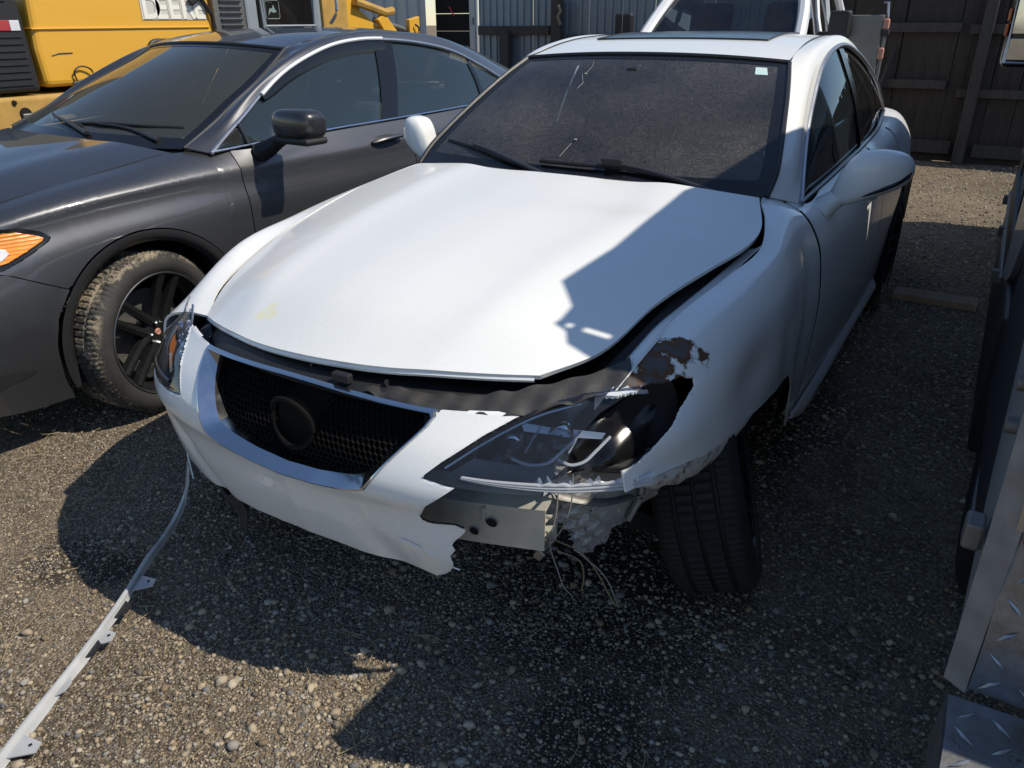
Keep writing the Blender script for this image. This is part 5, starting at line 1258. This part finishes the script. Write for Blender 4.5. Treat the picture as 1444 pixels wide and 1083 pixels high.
# tow mirror
mh = MB().box((-.10, 2.33, 1.50), (.20, .10, .42)).build('tow_mirror', 'black_gloss', TR, bev=.03, seg=3)
MB().box((-.10, 2.276, 1.545), (.16, .006, .24)).build('mirror_glass', 'mirror_glass', mh, bev=.002)
MB().box((-.10, 2.276, 1.365), (.16, .006, .085)).build('spot_mirror_glass', 'mirror_glass', mh, bev=.002)
fr = [(-.185, 2.272, 1.31), (-.015, 2.272, 1.31), (-.015, 2.272, 1.69), (-.185, 2.272, 1.69), (-.185, 2.272, 1.31)]
MB().tube(fr, .009, 6).build('mirror_rim', 'satin_chrome', mh, True)
for z in (1.50, 1.44): MB().box((-.201, 2.30, z), (.014, .03, .05)).build('marker_light', 'orange_plastic', mh, bev=.005)
MB().tube([(-.04, 2.35, 1.45), (.06, 2.45, 1.40)], .02, 8).build('mirror_arm', 'black_plastic', mh, True)
# unseen box and slotted plate over the bed, shaped to cast the bonnet shadow
tb = [(.06, 1.2), (.06, 2.283), (.254, 2.275), (.775, 2.335), (1.16, 2.20), (1.60, 2.13), (1.60, 1.2)]
MB().prism(tb, .10, 1.85).build('shade_caster_box', 'navy_paint', TR)
rk = MB(); rk.prism([(-.32, 1.2), (-.30, 1.52), (-.185, 2.06), (-.15, 2.10), (-.135, 2.155), (-.135, 1.2)], .10, .112); rk.prism([(-.118, 1.2), (-.118, 2.150), (-.06, 2.165), (.036, 2.283), (.06, 2.283), (.06, 1.2)], .10, .112)
for z0, z1 in ((1.2, 1.97), (2.075, 2.098), (2.132, 2.152)): rk.prism([(-.135, z0), (-.135, z1), (-.118, z1), (-.118, z0)], .10, .112)
rk.build('shade_caster_plate', 'black_plastic', TR)
# ================================================================== plank on the ground
pk = MB().box((0, 0, .022), (.43, .135, .04), rz=-.06).build('plank', 'weathered_plank', bev=.004); pk.location = (1.145, 2.96, 0); pk.rotation_euler = (.03, -.01, 0)
tag(pk, 'short weathered grey plank lying on the dark gravel between car and truck', 'plank')

# ================================================================== timber fence behind
FY = 8.42
FE = thing('timber_fence', 'tall dark board fence with posts and rails behind the white car', 'fence', (0, FY, 0))
x = -.95; r_ = random.Random(4); bi = 0
meshes = []
for v in range(6):
    o = MB().box((0, 0, .93), (.138, .022, 1.84+.02*v), ry=0).build('board', 'fence_wood', FE, bev=.003); meshes.append(o.data); bpy.data.objects.remove(o)
while x < 4.6:
    o = bpy.data.objects.new('board', meshes[bi % 6]); COL.objects.link(o); o.parent = FE; o.location = (x, .02+r_.uniform(-.006, .006), 0); o.rotation_euler = (0, r_.uniform(-.01, .01), r_.uniform(-.03, .03)); md = o.modifiers.new('b', 'BEVEL'); md.width = .003
    x += .1385+r_.uniform(-.0005, .0005); bi += 1
MB().box((1.8, .05, .9), (5.8, .02, 1.8)).build('backing_board', 'fence_wood', FE)
for (x0, x1, z, h_) in ((-.9, .66, 1.40, .095), (-.9, .62, .82, .095), (.74, 4.5, 1.38, .095), (.74, 4.5, .74, .09), (-.9, .80, .16, .14), (1.02, 4.5, .14, .14)):
    MB().box(((x0+x1)/2, -.035, z), (x1-x0, .045, h_)).build('rail', 'rail_wood', FE, bev=.006)
for x, lean in ((.90, 0.0), (-.98, 0), (3.3, 0)):
    MB().box((x, -.075, .85), (.115, .11, 1.72), ry=lean).build('post', 'rail_wood', FE, bev=.008)
MB().tube([(.05, -.10, 1.22), (-.05, -.13, .70), (-.12, -.20, .30)], .03, 6).build('leaning_bar', 'black_plastic', FE, True)
MB().tube([(-.5, -.12, 1.05), (-.02, -.13, 1.06)], .015, 6).build('cross_bar', 'black_plastic', FE, True)

# ================================================================== corrugated metal fence and shed wall
def corrugated(name, x0, x1, y, z0, z1, mat, parent, pitch=.20, amp=.03):
    P = []; x = x0
    while x < x1:
        P += [(x, 0), (x+pitch*.30, 0), (x+pitch*.40, -amp), (x+pitch*.70, -amp), (x+pitch*.80, 0)]; x += pitch
    P = [p for p in P if p[0] <= x1]
    V = [(p[0], y+p[1], z0) for p in P]+[(p[0], y+p[1], z1) for p in P]; n_ = len(P)
    o = raw(name, V, [(i, i+1, n_+i+1, n_+i) for i in range(n_-1)], mat, parent); solid(o, .003, 1); return o
CF = thing('corrugated_fence', 'blue grey corrugated metal fence with dark timber rails behind the cars', 'fence', (0, 9.5, 0))
for i, x0 in enumerate(np.arange(-6.3, -.6, 1.0)):
    corrugated('sheet', x0, x0+1.002, .012*(i % 2), 0, 2.6, 'corrugated_sheet', CF, .125, .022)
for (x0, x1, z) in ((-6.25, -4.95, 1.36), (-4.65, -2.9, 1.24), (-2.9, -1.0, 1.22), (-6.25, -1.0, .45)):
    MB().box(((x0+x1)/2, -.09, z), (x1-x0, .06, .13)).build('rail', 'rail_wood', CF, bev=.006)
for x, h_ in ((-4.80, 1.78), (-5.72, 1.36), (-2.9, 1.35)):
    MB().box((x, -.15, h_/2), (.16, .12, h_)).build('post', 'rail_wood', CF, bev=.01)
MB().tube([(-4.74, -.22, 1.70), (-4.70, -.225, 1.62), (-4.75, -.225, 1.55), (-4.70, -.22, 1.44)], .022, 6).build('old_rope', 'weathered_plank', CF, True)
SH = thing('metal_shed', 'pale corrugated metal shed with dark open doorway behind the loader', 'shed', (-7.6, 9.9, 0))
corrugated('wall', -3.2, .18, -.25, 0, 4, 'corrugated_light', SH, .25, .035)
for i, x0 in enumerate(np.arange(.98, 3.0, 1.0)):
    pass
dr = MB()
for j in range(14): dr.box((.52, .05, .13+j*.27), (.80, .04, .262))
dr.build('doorway_shade', 'dark_void', SH, bev=.01)  # near-black slats stand in for the shade inside the open doorway
MB().box((1.21, -.42, 1.6), (.11, .10, 3.2)).build('door_post', 'corrugated_light', SH, bev=.008)
MB().box((1.21, -.48, 1.50), (.05, .03, .10)).build('latch_box', 'steel', SH, bev=.004)
MB().tube([(.45, -.02, 1.72), (.55, -.03, 1.58)], .012, 6).build('red_strap', 'red_cord', SH, True)

# ================================================================== white pickup behind
PK = thing('white_pickup', 'white pickup truck parked behind the white sedan roof', 'truck', (-1.26, 5.55, 0), .02)
pw = [(-.98, .75), (-.80, 1.12), (.20, 1.22), (.42, 1.26), (3.9, 1.22), (4.2, 1.2), (4.2, .6), (3.5, .55), (-.6, .55)]
MB().prism(pw, -.93, .93).build('body', 'pickup_white_paint', PK, bev=.06, seg=3)
wsg = [[(-.72, .42, 1.27), (0, .30, 1.28), (.72, .42, 1.27)], [(-.67, .75, 1.52), (0, .66, 1.54), (.67, .75, 1.52)], [(-.58, 1.12, 1.80), (0, 1.05, 1.83), (.58, 1.12, 1.80)]]
gridmesh('windshield', tensor(wsg, 14, 18), 'cab_glass', PK, c=(0, 2, 1))
rf = [[(-.62, 1.10, 1.81), (0, 1.03, 1.84), (.62, 1.10, 1.81)], [(-.64, 1.7, 1.87), (0, 1.7, 1.91), (.64, 1.7, 1.87)], [(-.62, 2.4, 1.83), (0, 2.42, 1.87), (.62, 2.4, 1.83)]]
gridmesh('roof', tensor(rf, 14, 14), 'pickup_white_paint', PK, .03, c=(0, 1.7, 0))
for sx in (1, -1):
    MB().tube(smoothed([(sx*.78, .40, 1.25), (sx*.72, .76, 1.53), (sx*.63, 1.12, 1.80), (sx*.65, 1.7, 1.86), (sx*.66, 2.35, 1.82), (sx*.84, 2.75, 1.24)], 30), .055, 8).build('cab_pillar', 'pickup_white_paint', PK, True)
    gg = [[(sx*.85, .62, 1.26), (sx*.86, 1.5, 1.26), (sx*.85, 2.65, 1.26)], [(sx*.70, 1.0, 1.66), (sx*.70, 1.5, 1.80), (sx*.69, 2.35, 1.78)]]
    gridmesh('cab_side_glass', tensor(gg, 8, 14), 'cab_glass', PK, c=(0, 1.5, 1.4))
    MB().tube([(sx*.875, 1.02, 1.26), (sx*.79, 1.10, 1.5), (sx*.72, 1.22, 1.75)], .022, 6).build('door_post', 'pickup_white_paint', PK, True)
    MB().tube([(sx*.875, 1.62, 1.26), (sx*.79, 1.60, 1.5), (sx*.72, 1.58, 1.82)], .030, 6).build('door_post', 'pickup_white_paint', PK, True)
    mo = MB().box((sx*1.06, .72, 1.44), (.19, .10, .24), rz=sx*-.1).build('side_mirror', 'black_plastic', PK, bev=.03, seg=3)
    MB().box((sx*.94, .78, 1.36), (.14, .04, .05)).build('mirror_arm', 'black_plastic', mo, bev=.01)
    for y in (-.15, 3.1): wheel(PK, (sx*.80, y, .38), .38, .25, .24, sx, rmat='steel', detail=False)
MB().tube([(-.93, .35, 1.25), (-.94, .38, 2.1)], .0022, 5).build('aerial', 'steel', PK, True)
MB().box((0, 1.7, 1.10), (1.5, 1.9, .3)).build('cab_interior', 'dark_void', PK)
for sx in (-.4, .4): MB().box((sx, 1.55, 1.40), (.45, .15, .5), rx=-.2).build('seat_back', 'seat_fabric', PK, bev=.05)
MB().box((0, -.99, .85), (1.2, .05, .24)).build('grille', 'black_plastic', PK, bev=.02)
for sx in (1, -1): MB().box((sx*.75, -.96, .88), (.26, .08, .2)).build('headlight', 'clear_lens', PK, bev=.03)

# grey steel implement behind the white car's roof
IM = thing('steel_implement', 'flat grey steel plate with rusty pink hinges standing before the dark fence', 'equipment', (.02, 6.35, 0))
MB().box((-.02, 0, 1.16), (.30, .06, .72), rz=-.05).build('plate', 'grey_plate', IM, bev=.01)
MB().box((-.02, .02, .42), (.30, .30, .82)).build('stand', 'dull_metal', IM, bev=.02)
b = MB(); b.tube([(.14, 0, 1.62), (.155, 0, 1.50), (.14, 0, 1.46)], .012, 6); b.tube([(.10, 0, 1.62), (.155, 0, 1.62)], .008, 6); b.build('bracket', 'satin_chrome', IM, True)
MB().box((.155, -.02, 1.445), (.05, .06, .09)).build('hinge', 'pink_rust', IM, bev=.015)
MB().box((.155, -.02, 1.375), (.07, .08, .05)).build('hinge_pin', 'black_plastic', IM, bev=.01)
MB().box((.150, -.02, 1.20), (.05, .05, .10)).build('hinge', 'pink_rust', IM, bev=.015)
MB().tube([(.15, 0, 1.40), (.145, 0, .9)], .02, 8).build('rod', 'dull_metal', IM, True)
MB().lathe_x([(0, .018), (.004, .018), (.004, .001)], 14).build('bolt_hole', 'dark_void', IM).matrix_local = Matrix.Translation((.09, -.035, 1.33)) @ Matrix.Rotation(PI/2, 4, 'Z')

# ================================================================== yellow loader
LD = thing('yellow_loader', 'yellow wheel loader with black rear grille and grey cab behind the grey sedan', 'loader', (-5.5, 0, 0))
# local x: 0 = near side plane, negative beyond
hd = [(1.78, 1.02), (1.86, 1.60), (1.90, 2.3), (3.62, 2.3), (3.62, 1.02)]
body = MB().prism([(1.86, 1.02), (1.84, 1.30), (1.86, 1.62), (1.92, 2.4), (3.55, 2.4), (3.62, 1.60), (3.62, 1.02)], 0, -1.5).build('engine_hood', 'yellow_paint', LD, bev=.05, seg=3)
MB().box((-.75, 2.7, 1.46), (1.53, 1.72, .012)).build('hood_crease', 'yellow_paint', body, bev=.004)
gl_ = MB().prism([(1.38, 1.0), (1.81, 1.0), (1.80, 1.30), (1.79, 1.62), (1.77, 1.69), (1.40, 1.72)], .012, -1.45).build('rear_grille_housing', 'black_plastic', LD, bev=.03, seg=3)
for z in (1.66, 1.70): pass
for y in (1.50, 1.58, 1.66): MB().box((-.01, y, 1.665), (.06, .06, .04)).build('grille_latch', 'black_trim', gl_, bev=.01)
MB().box((.016, 1.60, 1.485), (.01, .15, .075)).build('red_reflector', 'red_reflect', gl_, bev=.003)
MB().box((.016, 1.715, 1.485), (.01, .075, .075)).build('white_reflector', 'white_reflect', gl_, bev=.003)
for z in np.arange(1.06, 1.46, .05): MB().box((.012, 1.58, z), (.02, .34, .02)).build('louvre', 'black_trim', gl_)
# counterweight below
cwt = MB().prism([(1.20, .45), (1.20, .97), (2.6, .97), (2.85, .45)], .03, -1.55).build('counterweight', 'yellow_dirty', LD, bev=.03, seg=3)
MB().box((.036, 1.98, .86), (.02, .24, .07)).build('red_reflector', 'red_reflect', cwt)
MB().box((.036, 2.14, .86), (.02, .08, .07)).build('white_reflector', 'white_reflect', cwt)
for y, z, s in ((1.62, .84, .10), (1.55, .93, .04), (1.95, .93, .03)): MB().lathe_x([(0, s*.5), (.012, s*.45), (.013, s*.1)], 16, c=(.03, y, z)).build('tie_down_hole', 'dark_void', cwt)
MB().box((.04, 1.66, .80), (.03, .15, .09)).build('bracket', 'dull_metal', cwt, bev=.01)
# loose cable loop on the hood flank
MB().tube(smoothed([(.012, 2.12, 1.06), (.03, 2.10, 1.13), (.03, 2.16, 1.17), (.03, 2.26, 1.13), (.012, 2.27, 1.07)], 20), .007, 6).build('cable_loop', 'black_plastic', body, True)
MB().tube([(.012, 2.08, 1.04), (.015, 2.20, 1.06), (.015, 2.36, 1.075)], .011, 6).build('latch_handle', 'black_plastic', body, True)
MB().tube([(.004, 1.96, 1.26), (.006, 2.02, 1.275), (.004, 2.14, 1.275)], .004, 5).build('scratch_line', 'black_trim', body, True)
# recessed step opening edged in black
MB().tube(smoothed([(.008, 2.78, 1.10), (.008, 2.84, 1.26), (.008, 2.90, 1.335), (.008, 3.05, 1.345), (.008, 3.5, 1.345)], 24), .022, 8).build('opening_edge', 'black_trim', body, True)
MB().box((-.02, 3.2, 1.22), (.05, .62, .22)).build('opening_panel', 'yellow_dirty', body)
# lettering
def lettering():
    for i, ch in enumerate('DEERE'):
        cu = bpy.data.curves.new('letter', 'FONT'); cu.body = ch; cu.size = .26; cu.extrude = .003; cu.offset = .006
        t_ = bpy.data.objects.new('letter', cu); COL.objects.link(t_); bpy.context.view_layer.update()
        me = bpy.data.meshes.new_from_object(t_); bpy.data.objects.remove(t_)
        o = link('letter', me, 'white_decal', body, smooth=False); o.matrix_local = Matrix(((0, 0, 1, .008), (1, 0, 0, 2.86+i*.137), (0, 1, 0, 1.535), (0, 0, 0, 1)))
        pl_ = MB().box((.003, 2.925+i*.137, 1.625), (.006, .141, .205)).build('letter_backing', 'decal_pale', body)
lettering()
# louvred pillar, mirror bracket, cab
lv = MB().box((-.25, 3.87, 1.75), (.45, .40, 1.1)).build('louvre_panel', 'dull_metal', LD, bev=.03)
for j in range(12): MB().box((-.02, 3.87, 1.30+j*.055), (.03, .26, .018)).build('louvre', 'black_trim', lv)
MB().tube([(.02, 3.62, 1.45), (.03, 3.58, 1.58), (.03, 3.50, 1.70), (.03, 3.42, 1.74)], .02, 6).build('grab_handle', 'black_plastic', LD, True)
MB().box((.04, 3.42, 1.70), (.05, .16, .07), rx=.5).build('work_lamp', 'black_plastic', LD, bev=.02)
cab2 = MB()
cab2.box((-.75, 4.17, 2.0), (1.4, .16, 2.0)); cab2.box((-.75, 5.12, 2.0), (1.4, .10, 2.0)); cab2.box((-.75, 4.65, 1.20), (1.4, .9, .42)); cab2.box((-.75, 4.65, 2.9), (1.5, 1.3, .2)); cab2.box((-1.42, 4.65, 2.0), (.06, .9, 1.9))
cab_ = cab2.build('cab', 'cab_grey', LD, bev=.03)
MB().box((-.06, 4.66, 2.05), (.02, .82, 1.30)).build('cab_door_glass', 'cab_glass', cab_)
MB().tube([(-.04, 4.27, 2.7), (-.04, 4.30, 1.46), (-.04, 5.04, 1.46), (-.04, 5.06, 2.7)], .028, 6).build('door_frame', 'cab_grey', cab_, True)
lg = [( -.045, 4.42+.13*math.cos(a)*min(1, 1.25*max(abs(math.cos(a)), .8)), 1.62+.11*math.sin(a)) for a in np.linspace(0, 2*PI, 25)]
MB().tube([(-.045, 4.36, 1.53), (-.045, 4.52, 1.53), (-.045, 4.535, 1.545), (-.045, 4.535, 1.69), (-.045, 4.52, 1.705), (-.045, 4.36, 1.705), (-.045, 4.345, 1.69), (-.045, 4.345, 1.545), (-.045, 4.36, 1.53)], .004, 5).build('emblem_frame', 'decal_dim', cab_, True)
decal('emblem_figure', [(-.047, 4.38, 1.56), (-.047, 4.42, 1.60), (-.047, 4.46, 1.585), (-.047, 4.50, 1.60), (-.047, 4.475, 1.625), (-.047, 4.46, 1.665), (-.047, 4.44, 1.63), (-.047, 4.40, 1.625)], 'decal_dim', cab_)
MB().box((-.046, 4.93, 1.80), (.004, .12, .06)).build('notice', 'white_decal', cab_)
MB().tube(smoothed([(.05, 5.20, 2.2), (.10, 5.22, 1.9), (.10, 5.22, 1.55), (.04, 5.20, 1.48)], 14), .018, 6).build('grab_rail', 'cab_grey', LD, True)
MB().box((-.7, 5.40, 1.3), (1.3, .42, 1.3)).build('front_frame', 'yellow_dirty', LD, bev=.03)
# lift arm
MB().prism([(5.72, 1.1), (5.75, 2.2), (6.0, 2.2), (6.05, 1.62), (6.30, 1.48), (6.75, 1.20), (6.75, 1.0), (6.15, 1.0)], -.25, -.40).build('lift_arm', 'yellow_paint', LD, bev=.015)
MB().prism([(6.28, 1.52), (6.42, 1.60), (6.85, 1.20), (6.70, 1.05)], -.18, -.25).build('arm_plate', 'yellow_paint', LD, bev=.01)
MB().tube([(-.2, 5.9, 1.72), (-.2, 6.45, 1.60), (-.2, 6.6, 1.62)], .05, 8).build('hydraulic_line', 'yellow_dirty', LD, True)
MB().tube([(-.3, 6.35, 1.52), (-.3, 6.95, 1.40)], .035, 8).build('hydraulic_rod', 'dull_metal', LD, True)
MB().lathe_x([(0, .06), (.03, .06), (.035, .045), (.035, .001)], 20, c=(-.18, 6.58, 1.33)).build('pivot_pin', 'white_reflect', LD, True)
MB().prism([(7.0, 1.0), (7.0, 1.52), (7.22, 1.56), (7.22, 1.0)], -.25, -.32).build('quick_hitch', 'yellow_paint', LD, bev=.01)
MB().tube(smoothed([(-.22, 7.08, 1.46), (-.2, 7.13, 1.42), (-.2, 7.10, 1.34), (-.2, 7.04, 1.36)], 12), .012, 6).build('hook', 'black_plastic', LD, True)
MB().box((-.35, 6.95, 1.33), (.10, .12, .22)).build('coupler', 'black_plastic', LD, bev=.02)
for y in (2.9, 6.1):
    for x in (-.05, -1.45): wheel(LD, (x, y, .62), .62, .42, .33, 1 if x > -.5 else -1, rmat='yellow_dirty', detail=False)
